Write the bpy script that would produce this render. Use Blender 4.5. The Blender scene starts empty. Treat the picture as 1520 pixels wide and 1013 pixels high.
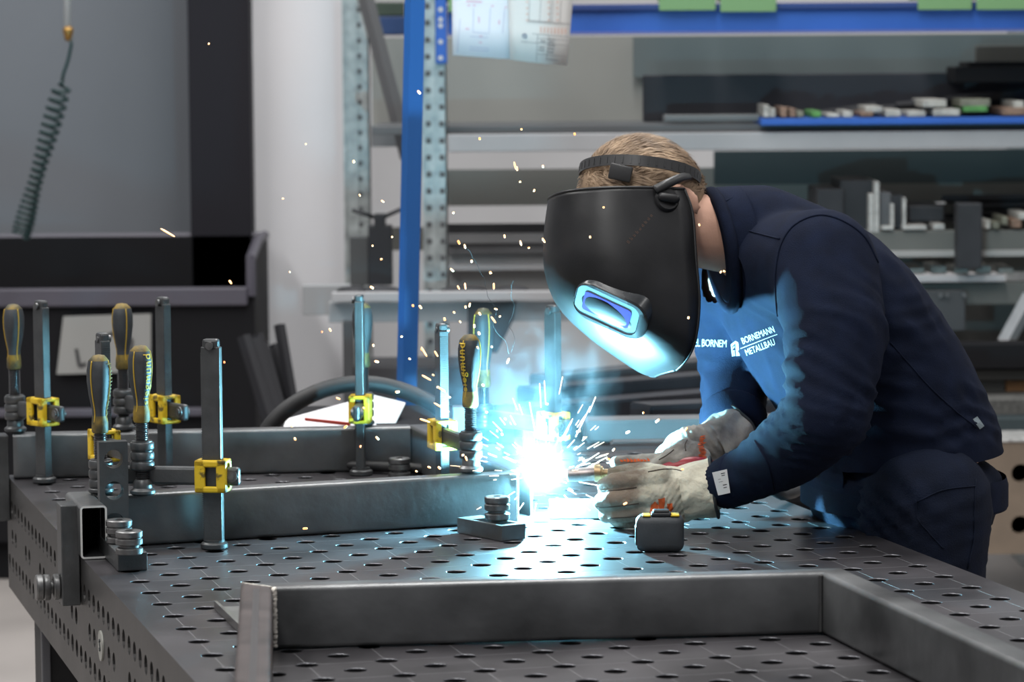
import bpy, bmesh, math, random
import numpy as np
from math import sin, cos, pi, sqrt, atan2, radians
from mathutils import Vector, Matrix, noise
from mathutils.bvhtree import BVHTree
S = bpy.context.scene
COL = S.collection
random.seed(7)

# ---------------- camera ----------------
FPX = 4972.73            # focal length in pixels of a 1520 px wide frame
PITCH, ROLL, YAW = 0.0890668, -0.00747116, 0.259099
CAMH = 1.6097
TX, TY = -1.0435876, -4.8371264      # camera foot point in the table's frame
def _rot(a, ax): return Matrix.Rotation(a, 3, ax)
M0 = Matrix(((1, 0, 0), (0, 0, -1), (0, 1, 0)))
RCAM = _rot(ROLL, 'Z') @ _rot(PITCH, 'X') @ M0      # world -> (right, down, forward)
CAMP = Vector((0, 0, CAMH))
cam_d = bpy.data.cameras.new('camera'); cam = bpy.data.objects.new('camera', cam_d); COL.objects.link(cam)
m = Matrix((RCAM[0], -RCAM[1], -RCAM[2])).transposed().to_4x4(); m.translation = CAMP
cam.matrix_world = m
cam_d.sensor_width = 36; cam_d.lens = FPX / 1520 * 36
cam_d.clip_start = .05; cam_d.clip_end = 60
cam_d.dof.use_dof = True; cam_d.dof.focus_distance = 4.95; cam_d.dof.aperture_fstop = 8.0
S.camera = cam

# ---------------- world, lamps, exposure ----------------
S.view_settings.view_transform = 'Standard'; S.view_settings.look = 'None'
S.view_settings.gamma = 1; S.view_settings.use_curve_mapping = False
S.view_settings.exposure = 0.0
w = bpy.data.worlds.new('hall_daylight'); S.world = w; w.use_nodes = True
w.node_tree.nodes['Background'].inputs[0].default_value = (.93, .94, 1.0, 1)
w.node_tree.nodes['Background'].inputs[1].default_value = .30
def area(name, loc, sx, sy, power, col=(1, .99, .97), rot=(0, 0, 0)):
    l = bpy.data.lights.new(name, 'AREA'); l.shape = 'RECTANGLE'; l.size = sx; l.size_y = sy; l.energy = power; l.color = col
    o = bpy.data.objects.new(name, l); COL.objects.link(o); o.location = loc; o.rotation_euler = rot; return o
area('ceiling_lamp', (-3.0, 6.0, 5.2), .5, 7, 260)
area('ceiling_lamp', (0.2, 7.0, 5.2), .5, 7, 260)
area('ceiling_lamp', (4.5, 5.0, 5.2), .5, 7, 110)
area('ceiling_lamp', (-1.0, 1.0, 5.2), .5, 5, 160)
ARC_POWER = 430.0

# ---------------- helpers ----------------
def tw(x, y, z=0.0):                 # table frame (metres, z above the table top) -> world
    q = Matrix.Rotation(YAW, 3, 'Z') @ Vector((x - TX, y - TY, 0)); return Vector((q.x, q.y, .85 + z))
def V(x, y, Y):                      # the point of the room at depth Y seen at pixel x, y
    d = RCAM.transposed() @ Vector(((x - 760) / FPX, (y - 506.5) / FPX, 1)); return CAMP + d * (Y / d.y)
def VZ(x, y, z):                     # the point at height z seen at pixel x, y
    d = RCAM.transposed() @ Vector(((x - 760) / FPX, (y - 506.5) / FPX, 1)); return CAMP + d * ((z - CAMH) / d.z)
def wt(P):
    q = Matrix.Rotation(-YAW, 3, 'Z') @ Vector((P[0], P[1], 0)); return Vector((q.x + TX, q.y + TY, P[2] - .85))

MATS = {}
def mat(name, col, rough=.6, metal=0.0, var=0.0, scale=8.0, bump=0.0, bscale=None, col2=None, stretch=None, emis=None, estr=0, spec=None, detail=4, alpha=None, trans=0, sharp=None, sheen=0):
    if name in MATS: return MATS[name]
    m = bpy.data.materials.new(name); m.use_nodes = True; nt = m.node_tree; N = nt.nodes; L = nt.links
    b = N['Principled BSDF']; c = (*col, 1)
    b.inputs['Base Color'].default_value = c; b.inputs['Roughness'].default_value = rough; b.inputs['Metallic'].default_value = metal
    if spec is not None: b.inputs['Specular IOR Level'].default_value = spec
    if sheen: b.inputs['Sheen Weight'].default_value = sheen
    if trans: b.inputs['Transmission Weight'].default_value = trans
    if alpha is not None: b.inputs['Alpha'].default_value = alpha
    if emis: b.inputs['Emission Color'].default_value = (*emis, 1); b.inputs['Emission Strength'].default_value = estr
    if var or bump or col2:
        tc = N.new('ShaderNodeTexCoord'); mp = N.new('ShaderNodeMapping'); L.new(tc.outputs['Object'], mp.inputs[0])
        if stretch: mp.inputs['Scale'].default_value = stretch
        nz = N.new('ShaderNodeTexNoise'); nz.inputs['Scale'].default_value = scale; nz.inputs['Detail'].default_value = detail
        L.new(mp.outputs[0], nz.inputs[0])
        if var or col2:
            r = N.new('ShaderNodeValToRGB'); lo, hi = (sharp or (.3, .7)); r.color_ramp.elements[0].position = lo; r.color_ramp.elements[1].position = hi
            a = tuple(v * (1 - var) for v in col); d = col2 or tuple(min(1, v * (1 + var)) for v in col)
            r.color_ramp.elements[0].color = (*a, 1); r.color_ramp.elements[1].color = (*d, 1)
            L.new(nz.outputs[0], r.inputs[0]); L.new(r.outputs[0], b.inputs['Base Color'])
            mr = N.new('ShaderNodeMapRange'); mr.inputs[3].default_value = max(.05, rough - .1); mr.inputs[4].default_value = min(1, rough + .12)
            L.new(nz.outputs[0], mr.inputs[0]); L.new(mr.outputs[0], b.inputs['Roughness'])
        if bump:
            n2 = N.new('ShaderNodeTexNoise'); n2.inputs['Scale'].default_value = bscale or scale * 6; n2.inputs['Detail'].default_value = 5
            L.new(mp.outputs[0], n2.inputs[0]); bp = N.new('ShaderNodeBump'); bp.inputs['Strength'].default_value = bump; bp.inputs['Distance'].default_value = .004
            L.new(n2.outputs[0], bp.inputs['Height']); L.new(bp.outputs[0], b.inputs['Normal'])
    MATS[name] = m; return m

def obj(name, bm, m, parent=None, smooth=False, angle=None):
    if isinstance(bm, bmesh.types.BMesh):
        bmesh.ops.recalc_face_normals(bm, faces=bm.faces)
        me = bpy.data.meshes.new(name); bm.to_mesh(me); bm.free()
    else: me = bm
    if m is not None:
        if len(me.materials): me.materials.clear()
        for k in (m if isinstance(m, (list, tuple)) else [m]): me.materials.append(k)
    if smooth:
        me.polygons.foreach_set('use_smooth', [True] * len(me.polygons))
        if angle: me.set_sharp_from_angle(angle=radians(angle))
    o = bpy.data.objects.new(name, me); COL.objects.link(o)
    if parent is not None: o.parent = parent
    return o
def tag(o, label, cat, group=None):
    o['label'] = label; o['category'] = cat
    if group: o['group'] = group
    return o
def thing(name, label, cat, loc=(0, 0, 0), rz=0.0, group=None):
    o = bpy.data.objects.new(name, None); COL.objects.link(o); o.location = loc; o.rotation_euler = (0, 0, rz); o.empty_display_size = .05
    return tag(o, label, cat, group)
def struct(name, bm, m, smooth=False):
    o = obj(name, bm, m, None, smooth); o['kind'] = 'structure'; return o
def nb(): return bmesh.new()
def box(bm, x0, x1, y0, y1, z0, z1, bev=0.0, M=None, seg=2):
    r = bmesh.ops.create_cube(bm, size=1.0); vs = r['verts']
    for v in vs: v.co = Vector(((x0 + x1) / 2 + v.co.x * (x1 - x0), (y0 + y1) / 2 + v.co.y * (y1 - y0), (z0 + z1) / 2 + v.co.z * (z1 - z0)))
    if bev:
        es = list({e for v in vs for e in v.link_edges})
        rr = bmesh.ops.bevel(bm, geom=es, offset=bev, segments=seg, profile=.5, affect='EDGES')
        vs = list({v for f in rr['faces'] for v in f.verts} | {v for v in vs if v.is_valid})
    if M is not None:
        for v in vs: v.co = M @ v.co
    return vs
def frame(d):
    d = Vector(d).normalized(); a = Vector((0, 0, 1)) if abs(d.z) < .9 else Vector((1, 0, 0))
    u = d.cross(a).normalized(); return u, d.cross(u).normalized(), d
def ring(bm, c, u, v, ru, rv, n): return [bm.verts.new(c + u * ru * cos(2 * pi * i / n) + v * rv * sin(2 * pi * i / n)) for i in range(n)]
def bridge(bm, A, B):
    n = len(A)
    for i in range(n): bm.faces.new((A[i], A[(i + 1) % n], B[(i + 1) % n], B[i]))
def lathe(bm, prof, p0=(0, 0, 0), ax=(0, 0, 1), n=24, M=None, cap=True):
    u, v, d = frame(ax); p0 = Vector(p0); rs = [ring(bm, p0 + d * z, u, v, max(r, 1e-5), max(r, 1e-5), n) for r, z in prof]
    for a, b in zip(rs, rs[1:]): bridge(bm, a, b)
    if cap: bm.faces.new(rs[0]); bm.faces.new(rs[-1][::-1])
    if M is not None:
        for q in rs:
            for x in q: x.co = M @ x.co
    return rs
def cyl(bm, p0, p1, r0, r1=None, n=20):
    p0 = Vector(p0); p1 = Vector(p1); r1 = r0 if r1 is None else r1
    lathe(bm, [(r0, 0), (r1, (p1 - p0).length)], p0, p1 - p0, n)
def seg(bm, p0, p1, r0, r1, n=16, k=5):      # rounded tapered capsule
    p0 = Vector(p0); p1 = Vector(p1); L = (p1 - p0).length
    pr = [(r0 * sin(pi / 2 * i / k), -r0 * cos(pi / 2 * i / k)) for i in range(k + 1)] + [(r1 * cos(pi / 2 * i / k), L + r1 * sin(pi / 2 * i / k)) for i in range(k + 1)]
    lathe(bm, pr, p0, (p1 - p0) if L > 1e-6 else (0, 0, 1), n)
def chain(bm, pts, n=16):
    for (a, ra), (b, rb) in zip(pts, pts[1:]): seg(bm, a, b, ra, rb, n)
def tube(bm, pts, r, n=8, cap=True):
    pts = [Vector(p) for p in pts]; rs = []; u = None
    for i, p in enumerate(pts):
        t = (pts[min(i + 1, len(pts) - 1)] - pts[max(i - 1, 0)])
        if t.length < 1e-9: t = Vector((0, 0, 1))
        t.normalize()
        if u is None: u = frame(t)[0]
        else: u = (u - t * u.dot(t)).normalized()
        v = t.cross(u); rr = r[i] if isinstance(r, (list, tuple)) else r
        rs.append(ring(bm, p, u, v, rr, rr, n))
    for a, b in zip(rs, rs[1:]): bridge(bm, a, b)
    if cap: bm.faces.new(rs[0]); bm.faces.new(rs[-1][::-1])
def ell(bm, c, ax, n=24, k=14):              # ellipsoid: ax = three half-axis vectors
    c = Vector(c); A, B, Cc = [Vector(a) for a in ax]; rs = []
    for j in range(k + 1):
        t = -pi / 2 + pi * j / k; r = max(cos(t), 1e-3)
        rs.append([bm.verts.new(c + (A * cos(2 * pi * i / n) + B * sin(2 * pi * i / n)) * r + Cc * sin(t)) for i in range(n)])
    for a, b in zip(rs, rs[1:]): bridge(bm, a, b)
    bm.faces.new(rs[0]); bm.faces.new(rs[-1][::-1])
def fuse(bm, voxel, it=3, fac=.5):           # union of overlapping shapes -> one continuous smooth surface
    bmesh.ops.recalc_face_normals(bm, faces=bm.faces)
    me = bpy.data.meshes.new('tmp'); bm.to_mesh(me); bm.free(); o = bpy.data.objects.new('tmp', me); COL.objects.link(o)
    r = o.modifiers.new('r', 'REMESH'); r.mode = 'VOXEL'; r.voxel_size = voxel
    s = o.modifiers.new('s', 'SMOOTH'); s.iterations = it; s.factor = fac
    dg = bpy.context.evaluated_depsgraph_get(); dg.update(); ev = o.evaluated_get(dg)
    out = bpy.data.meshes.new_from_object(ev); bpy.data.objects.remove(o); bpy.data.meshes.remove(me); return out
def cat_rom(P, n):
    P = [Vector(p) for p in P]; Q = [P[0] * 2 - P[1]] + P + [P[-1] * 2 - P[-2]]; out = []
    for i in range(1, len(Q) - 2):
        a, b, c, d = Q[i - 1:i + 3]
        for k in range(n):
            t = k / n; out.append(.5 * ((2 * b) + (c - a) * t + (2 * a - 5 * b + 4 * c - d) * t * t + (3 * b - a - 3 * c + d) * t ** 3))
    out.append(P[-1]); return out
def text_bm(s, size, ext=.0004, sx=1.0, spacing=1.0, res=3):
    cu = bpy.data.curves.new('t', 'FONT'); cu.body = s; cu.size = size; cu.extrude = ext; cu.resolution_u = res; cu.space_character = spacing
    cu.align_x = 'CENTER'; cu.align_y = 'CENTER'
    o = bpy.data.objects.new('t', cu); COL.objects.link(o); dg = bpy.context.evaluated_depsgraph_get(); dg.update()
    me = bpy.data.meshes.new_from_object(o.evaluated_get(dg)); bpy.data.objects.remove(o); bpy.data.curves.remove(cu)
    bm = nb(); bm.from_mesh(me); bpy.data.meshes.remove(me)
    for v in bm.verts: v.co.x *= sx
    return bm
def joined(dst, src):                        # copy bmesh src into dst
    me = bpy.data.meshes.new('j'); src.to_mesh(me); src.free(); dst.from_mesh(me); bpy.data.meshes.remove(me)
def dup(root, loc=None, rot=None, label=None, name=None):
    r = root.copy(); COL.objects.link(r)
    if loc is not None: r.location = loc
    if rot is not None: r.rotation_euler = rot
    if label: r['label'] = label
    for ch in list(root.children):
        c = ch.copy(); COL.objects.link(c); c.parent = r
        for g in list(ch.children):
            d = g.copy(); COL.objects.link(d); d.parent = c
    return r

# ---------------- materials ----------------
STEEL = mat('mill_scale_steel', (.115, .118, .120), .34, .55, .45, 7, .12, 60, stretch=(1, 1, 1))
TABLE = mat('nitrided_table_steel', (.050, .047, .051), .33, .25, .5, 5, .05, 120, spec=.35)
TSIDE = mat('table_side_steel', (.058, .056, .055), .42, .7, .2, 5, .06, 90)
HOLE = mat('bore_shade_black', (.006, .006, .0065), .9, 0, spec=.03)  # near-black: the shade inside the bores is put into the colour
BLACKOX = mat('burnished_steel', (.085, .088, .090), .38, .6, .25, 20, .1, 200)
BRIGHT = mat('worn_bright_steel', (.15, .15, .15), .36, .75, .4, 60)
YEL = mat('yellow_plastic', (.14, .10, .02), .5, 0, .0, 55, .2, 120, col2=(.68, .46, .015), sharp=(.36, .44), detail=6)
YELD = mat('grimy_yellow_grip', (.05, .045, .02), .6, 0, 0, 40, .1, col2=(.26, .165, .015), sharp=(.4, .7))
GRIP = mat('dark_grip_rubber', (.028, .032, .036), .6, 0, .4, 40, .1)
NAVY = mat('navy_sweat_fabric', (.0066, .0102, .024), .95, 0, .25, 30, .35, 700, spec=.12, sheen=.0)
NAVY2 = mat('navy_work_trousers', (.0065, .010, .022), .92, 0, .25, 25, .4, 500, spec=.15)
SKIN = mat('skin', (.56, .32, .23), .55, 0, .12, 14, .1, 300)
HAIR = mat('fair_hair', (.20, .125, .07), .6, 0, .4, 60)
BLKP = mat('black_helmet_plastic', (.011, .011, .012), .38, 0, .4, 12, .05, 80, spec=.38)
RUB = mat('black_rubber', (.015, .015, .016), .55, 0, .3, 20)
LEATH = mat('cream_glove_leather', (.58, .53, .41), .8, 0, 0, 22, .8, 110, col2=(.22, .18, .13), sharp=(.54, .82), detail=7)
def _soot(m):                                # soot rubbed into the fingertips
    nt = m.node_tree; N = nt.nodes; L = nt.links; b = N['Principled BSDF']; src = b.inputs['Base Color'].links[0].from_socket
    tc = N.new('ShaderNodeTexCoord'); sx = N.new('ShaderNodeSeparateXYZ'); L.new(tc.outputs['Object'], sx.inputs[0])
    nz = N.new('ShaderNodeTexNoise'); nz.inputs['Scale'].default_value = 45; nz.inputs['Detail'].default_value = 6; L.new(tc.outputs['Object'], nz.inputs[0])
    a = N.new('ShaderNodeMath'); a.operation = 'MULTIPLY_ADD'; a.inputs[1].default_value = .10; L.new(nz.outputs[0], a.inputs[0]); L.new(sx.outputs['X'], a.inputs[2])
    mr = N.new('ShaderNodeMapRange'); mr.inputs[1].default_value = .280; mr.inputs[2].default_value = .228; mr.inputs[3].default_value = 0; mr.inputs[4].default_value = .85; L.new(a.outputs[0], mr.inputs[0])
    mx = N.new('ShaderNodeMix'); mx.data_type = 'RGBA'; mx.inputs[7].default_value = (.11, .062, .040, 1); L.new(mr.outputs[0], mx.inputs[0]); L.new(src, mx.inputs[6]); L.new(mx.outputs[2], b.inputs['Base Color'])
_soot(LEATH)
LEATH2 = mat('sooty_glove_leather', (.42, .37, .31), .8, 0, 0, 14, .6, 110, col2=(.08, .07, .065), sharp=(.40, .66))
ORANGE = mat('orange_print', (.72, .12, .025), .8)
WHITE = mat('white_print', (.42, .43, .44), .8)
# ---------------- setting ----------------
FLOORM = mat('concrete_floor', (.30, .275, .26), .6, 0, .12, 2, .05, 60)
WALLM = mat('white_painted_wall', (.60, .595, .60), .8, 0, .03, 3)
bm = nb(); box(bm, -7, 7, -1.5, 12.5, -.2, 0); struct('floor', bm, FLOORM)
bm = nb(); box(bm, -7, 7, 12.5, 12.7, 0, 4.5); struct('wall_back', bm, WALLM)
bm = nb(); box(bm, V(367, 300, 10.7).x, V(512, 300, 10.7).x, 10.7, 12.5, 0, 4.5); struct('wall_pier', bm, mat('white_pier_paint', (.72, .715, .74), .75, 0, .03, 2))
def tabxy(x, y, z=0): q = wt(VZ(x, y, .85 + z)); return (q.x, q.y)
# ---------------- perforated welding table ----------------
TR = YAW
tbl = thing('welding_table', 'large perforated dark steel welding table carrying the welded tubes', 'table', tw(0, 0, -.85), TR)
def tz(z): return z + .85
X0, X1, Y0, Y1 = -.400, .800, -1.300, 1.100
def is_hole(i, j):       # lattice units of 50 mm
    return (i + j) % 2 == 0 and -7 <= i <= 15 and -25 <= j <= 21
bm = nb(); vc = {}
def gv(x, y, z):
    k = (round(x * 1e5), round(y * 1e5), round(z * 1e5))
    if k not in vc: vc[k] = bm.verts.new((x, y, z))
    return vc[k]
RH, RC, NQ = .0138, .0150, 5
top = tz(0)
for i in range(-8, 16):
    for j in range(-26, 22):
        x0, y0, x1, y1 = i * .05, j * .05, (i + 1) * .05, (j + 1) * .05
        pts = []
        for (cx, cy, a0, ii, jj) in ((x0, y0, pi / 2, i, j), (x1, y0, pi, i + 1, j), (x1, y1, 1.5 * pi, i + 1, j + 1), (x0, y1, 2 * pi, i, j + 1)):
            if is_hole(ii, jj):
                for k in range(NQ + 1):
                    a = a0 - pi / 2 * k / NQ
                    pts.append((cx + RC * cos(a), cy + RC * sin(a)))
            else: pts.append((cx, cy))
        bm.faces.new([gv(x, y, top) for x, y in pts])
for f in bm.faces:
    if f.normal.z < 0: f.normal_flip()
o = obj('table_top', bm, TABLE, tbl)
bm = nb()                                    # chamfers and bores
for i in range(-7, 16):
    for j in range(-25, 22):
        if is_hole(i, j):
            c = (i * .05, j * .05)
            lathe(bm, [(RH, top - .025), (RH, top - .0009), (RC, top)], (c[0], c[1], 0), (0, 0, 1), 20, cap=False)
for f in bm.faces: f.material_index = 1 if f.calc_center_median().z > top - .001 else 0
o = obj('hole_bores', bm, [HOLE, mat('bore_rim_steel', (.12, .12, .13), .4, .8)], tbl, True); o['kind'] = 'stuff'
# side faces with bores
def side(name, p0, du, n, rows, parent, predicate):
    bm = nb(); u = Vector(du) * .05; zz = Vector((0, 0, 1)); K = 16
    inn = Vector((-du[1], du[0], 0)) * .012
    for k in range(n):
        for r in range(3):
            c = Vector(p0) + u * (k + .5) + zz * (tz(-.05) - .05 * r)
            cs = [c - u * .5 - zz * .025, c + u * .5 - zz * .025, c + u * .5 + zz * .025, c - u * .5 + zz * .025]
            if predicate(k, r):
                sq = []; ci = []; c2 = []
                for q in range(K):
                    a = 2 * pi * q / K - 3 * pi / 4; ca, sa = cos(a), sin(a); s = .025 / max(abs(ca), abs(sa))
                    sq.append(bm.verts.new(c + u / .05 * ca * s + zz * sa * s)); ci.append(bm.verts.new(c + (u / .05 * ca + zz * sa) * .0138)); c2.append(bm.verts.new(c + (u / .05 * ca + zz * sa) * .0135 + inn))
                bridge(bm, sq, ci); bridge(bm, ci, c2)
            else: bm.faces.new([bm.verts.new(x) for x in cs])
    for (za, zb) in ((0, -.025), (-.175, -.2)):
        a = Vector(p0); b = a + u * n
        bm.faces.new([bm.verts.new(Vector((p.x, p.y, tz(z)))) for p, z in ((a, za), (b, za), (b, zb), (a, zb))])
    bmesh.ops.remove_doubles(bm, verts=bm.verts, dist=1e-5)
    o = obj(name, bm, TSIDE, parent); return o
pr = lambda k, r: r != 1 or k % 4 in (1, 2)
side('side_plate', (X0, Y1, 0), (0, -1, 0), 48, 3, tbl, pr)
side('side_plate', (X1, Y0, 0), (0, 1, 0), 48, 3, tbl, pr)
side('side_plate', (X0, Y0, 0), (1, 0, 0), 24, 3, tbl, pr)
side('side_plate', (X1, Y1, 0), (-1, 0, 0), 24, 3, tbl, pr)
bm = nb(); box(bm, X0 + .014, X1 - .014, Y0 + .014, Y1 - .014, tz(-.19), tz(-.026)); obj('void_block', bm, mat('void_black', (.008, .008, .009), .9), tbl)  # solid black block stands in for the shaded hollow below the bores
for (x, y) in ((X0 + .02, Y1 - .30), (X1 - .14, Y1 - .16), (X0 + .04, Y0 + .04), (X1 - .14, Y0 + .04)):
    bm = nb(); box(bm, x, x + .1, y, y + .1, .03, tz(-.19), .006); l = obj('leg', bm, mat('leg_opening_black', (.010, .010, .011), .6), tbl); bm = nb(); box(bm, x - .001, x + .014, y - .012, y - .0005, .03, tz(-.19), .002); obj('leg_edge', bm, mat('leg_grey', (.11, .11, .12), .5, .3), l)  # black leg colour stands for the shaded opening beside the grey edge
    bm = nb(); box(bm, x - .02, x + .12, y - .02, y + .12, 0, .03, .004); obj('foot_plate', bm, BLACKOX, l)
bm = nb(); cyl(bm, (X0 + .001, -.102, tz(-.098)), (X0 - .0025, -.102, tz(-.098)), .022, n=32); bd = obj('maker_badge', bm, mat('badge_grey', (.33, .33, .30), .5, .3), tbl, True, 30); bd['label'] = 'round grey badge set in the side plate'
bm = text_bm('S', .026, .0006); bm.transform(Matrix.Translation((X0 - .0032, -.102, tz(-.098))) @ Matrix.Rotation(-pi / 2, 4, 'Z') @ Matrix.Rotation(pi / 2, 4, 'X')); obj('badge_letter', bm, GRIP, bd)
bm = nb()                                    # engraved 100 mm grid
for i in range(-7, 16, 2): box(bm, i * .05 - .0003, i * .05 + .0003, Y0 + .01, Y1 - .01, top - .0002, top + .00012)
for j in range(-25, 22, 2): box(bm, X0 + .01, X1 - .01, j * .05 - .0003, j * .05 + .0003, top - .0002, top + .00012)
# only between the bores: the lines are scribed across and the bores interrupt them
gl = [f for f in bm.faces]
bm.free()
bm = nb()
for i in range(-7, 16, 2):
    for j in range(-25, 21, 2):
        if is_hole(i, j): box(bm, i * .05 - .0003, i * .05 + .0003, j * .05 + RC + .001, (j + 2) * .05 - RC - .001, top - .0002, top + .00015)
for j in range(-25, 22, 2):
    for i in range(-7, 15, 2): box(bm, i * .05 + RC + .001, (i + 2) * .05 - RC - .001, j * .05 - .0003, j * .05 + .0003, top - .0002, top + .00015)
obj('scribed_grid', bm, mat('scribed_line', (.33, .33, .34), .4, .6), tbl)

# ---------------- rectangular steel tubes ----------------
def rrect(w, h, r, k=4):
    out = []
    for cx, cz, a0 in ((w / 2 - r, h / 2 - r, 0), (-w / 2 + r, h / 2 - r, pi / 2), (-w / 2 + r, -h / 2 + r, pi), (w / 2 - r, -h / 2 + r, 1.5 * pi)):
        for i in range(k + 1):
            a = a0 + pi / 2 * i / k; out.append((cx + r * cos(a), cz + r * sin(a)))
    return out
def hollow(bm, p0, p1, n0=None, n1=None, w=.04, h=.08, r=.006, t=.003):
    """rectangular tube from p0 to p1 (centres of the ends at mid height); n0/n1: end plane normals for mitres"""
    p0 = Vector(p0); p1 = Vector(p1); d = (p1 - p0).normalized(); s = Vector((d.y, -d.x, 0)).normalized(); z = Vector((0, 0, 1))
    n0 = Vector(n0) if n0 is not None else d; n1 = Vector(n1) if n1 is not None else d
    def end(p, n, prof):
        out = []
        for a, b in prof:
            q = p + s * a + z * b; out.append(bm.verts.new(q - d * ((q - p).dot(n) / d.dot(n))))
        return out
    O = rrect(w, h, r); I = rrect(w - 2 * t, h - 2 * t, max(r - t, .001))
    a, b, c, e = end(p0, n0, O), end(p1, n1, O), end(p0, n0, I), end(p1, n1, I)
    bridge(bm, a, b); n0_ = len(bm.faces); bridge(bm, e, c); bm.faces.ensure_lookup_table(); nf = len(bm.faces)
    for f in bm.faces[n0_:]: f.material_index = 2
    bridge(bm, c, a); bridge(bm, b, e); bm.faces.ensure_lookup_table()
    for f in bm.faces[nf:]: f.material_index = 1
def T2(x, y, z=0): return Vector((x, y, z))
def intersect(p, d, q, e):
    A = np.array([[d.x, -e.x], [d.y, -e.y]]); s = np.linalg.solve(A, np.array([q.x - p.x, q.y - p.y])); return p + d * s[0]
WELD = mat('weld_bead', (.62, .58, .52), .5, .2, .3, 90, .8, 200)
EDGE = mat('sawn_edge', (.62, .62, .60), .4, .3); INNER = mat('tube_inside_shade', (.012, .012, .013), .8, spec=.1)  # tube inner walls near-black: shade of the hollow put into the colour
# foreground frame: near-side tube runs left to right, the other two come towards the viewer
def frame_piece():
    o = thing('welded_steel_frame', 'foreground welded frame of rectangular steel tube, nearest the viewer', 'frame', tw(0, 0, 0), TR)
    h = .079; zc = h / 2 + .0012
    fA = Vector((-.2754, -.7381, 0)); fB = Vector((.4236, -.8399, 0)); d = (fB - fA).normalized(); nrm = Vector((-d.y, d.x, 0))   # away from the viewer
    c0 = fA + nrm * .02; 
    rA = Vector((.4236, -.8399, 0)); rB = Vector((.4177, -1.1697, 0)); e = (rB - rA).normalized(); rs = Vector((-e.y, e.x, 0)) 
    rc = rA + rs * .02
    lA = Vector((-.2834, -.7868, 0)); lB = Vector((-.3928, -1.354, 0)); le = (lB - lA).normalized(); ls = Vector((le.y, -le.x, 0))
    lc = Vector((-.2800, -.7868, 0)) + ls * .02
    jL = intersect(c0, d, lc, le); jR = intersect(c0, d, rc, e)
    nL = (d - le).normalized(); nL = (d + (-le)).normalized()
    # mitre plane normals: bisectors
    bm = nb(); z = Vector((0, 0, zc))
    nl = (d - le).normalized(); nr = (e - (-d)).normalized()
    hollow(bm, jL + z, jR + z, nl, (d + e).normalized(), h=h); obj('front_tube', bm, [STEEL, EDGE, INNER], o, True, 40)
    bm = nb(); hollow(bm, jL + z, jL + le * 1.15 + z, (le - d).normalized(), le, h=h); obj('side_tube', bm, [mat('rusty_mill_steel', (.058, .048, .047), .6, 0, .4, 14, .1, 70, spec=.2), EDGE, INNER], o, True, 40)
    bm = nb(); q = [jL + le * a_ + ls_ * b_ + Vector((0, 0, h + .0012 + c_)) for c_ in (-.001, .0003) for a_, b_ in ((.03, -.004), (1.14, -.004), (1.14, .004), (.03, .004)) for ls_ in (Vector((le.y, -le.x, 0)),)]; v8 = [bm.verts.new(p) for p in q]; bridge(bm, v8[:4], v8[4:]); bm.faces.new(v8[:4]); bm.faces.new(v8[4:]); obj('mill_seam', bm, mat('dark_seam', (.032, .028, .029), .45, .3), o)
    bm = nb(); hollow(bm, jR + z, jR + e * 1.15 + z, (d + e).normalized(), e, h=h); obj('side_tube', bm, [STEEL, EDGE, INNER], o, True, 40)
    # weld beads
    bm = nb(); wi = jL + (d + le).normalized() * .0295
    pts = [wi + Vector((random.uniform(-.0006, .0006), random.uniform(-.0006, .0006), .004 + .0745 * k / 60)) for k in range(61)]
    tube(bm, pts, [.0035 + .0011 * abs(sin(k * 1.3)) for k in range(61)], 8)
    mo = (jL - (d + le).normalized() * .026); mi = jL + (d + le).normalized() * .026
    pts = [mi.lerp(mo, k / 30) + Vector((0, 0, h + .0012)) for k in range(31)]
    tube(bm, pts, .0012, 6)
    obj('weld_bead', bm, WELD, o, True)
    bm = nb(); wi = jR + (-d + e).normalized() * .0295
    pts = [wi + Vector((0, 0, .004 + .074 * k / 50)) for k in range(51)]; tube(bm, pts, [.0022 + .0006 * abs(sin(k * 1.3)) for k in range(51)], 8)
    obj('weld_bead', bm, mat('dark_bead', (.07, .07, .07), .5, .5), o, True)
frame_piece()
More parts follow.
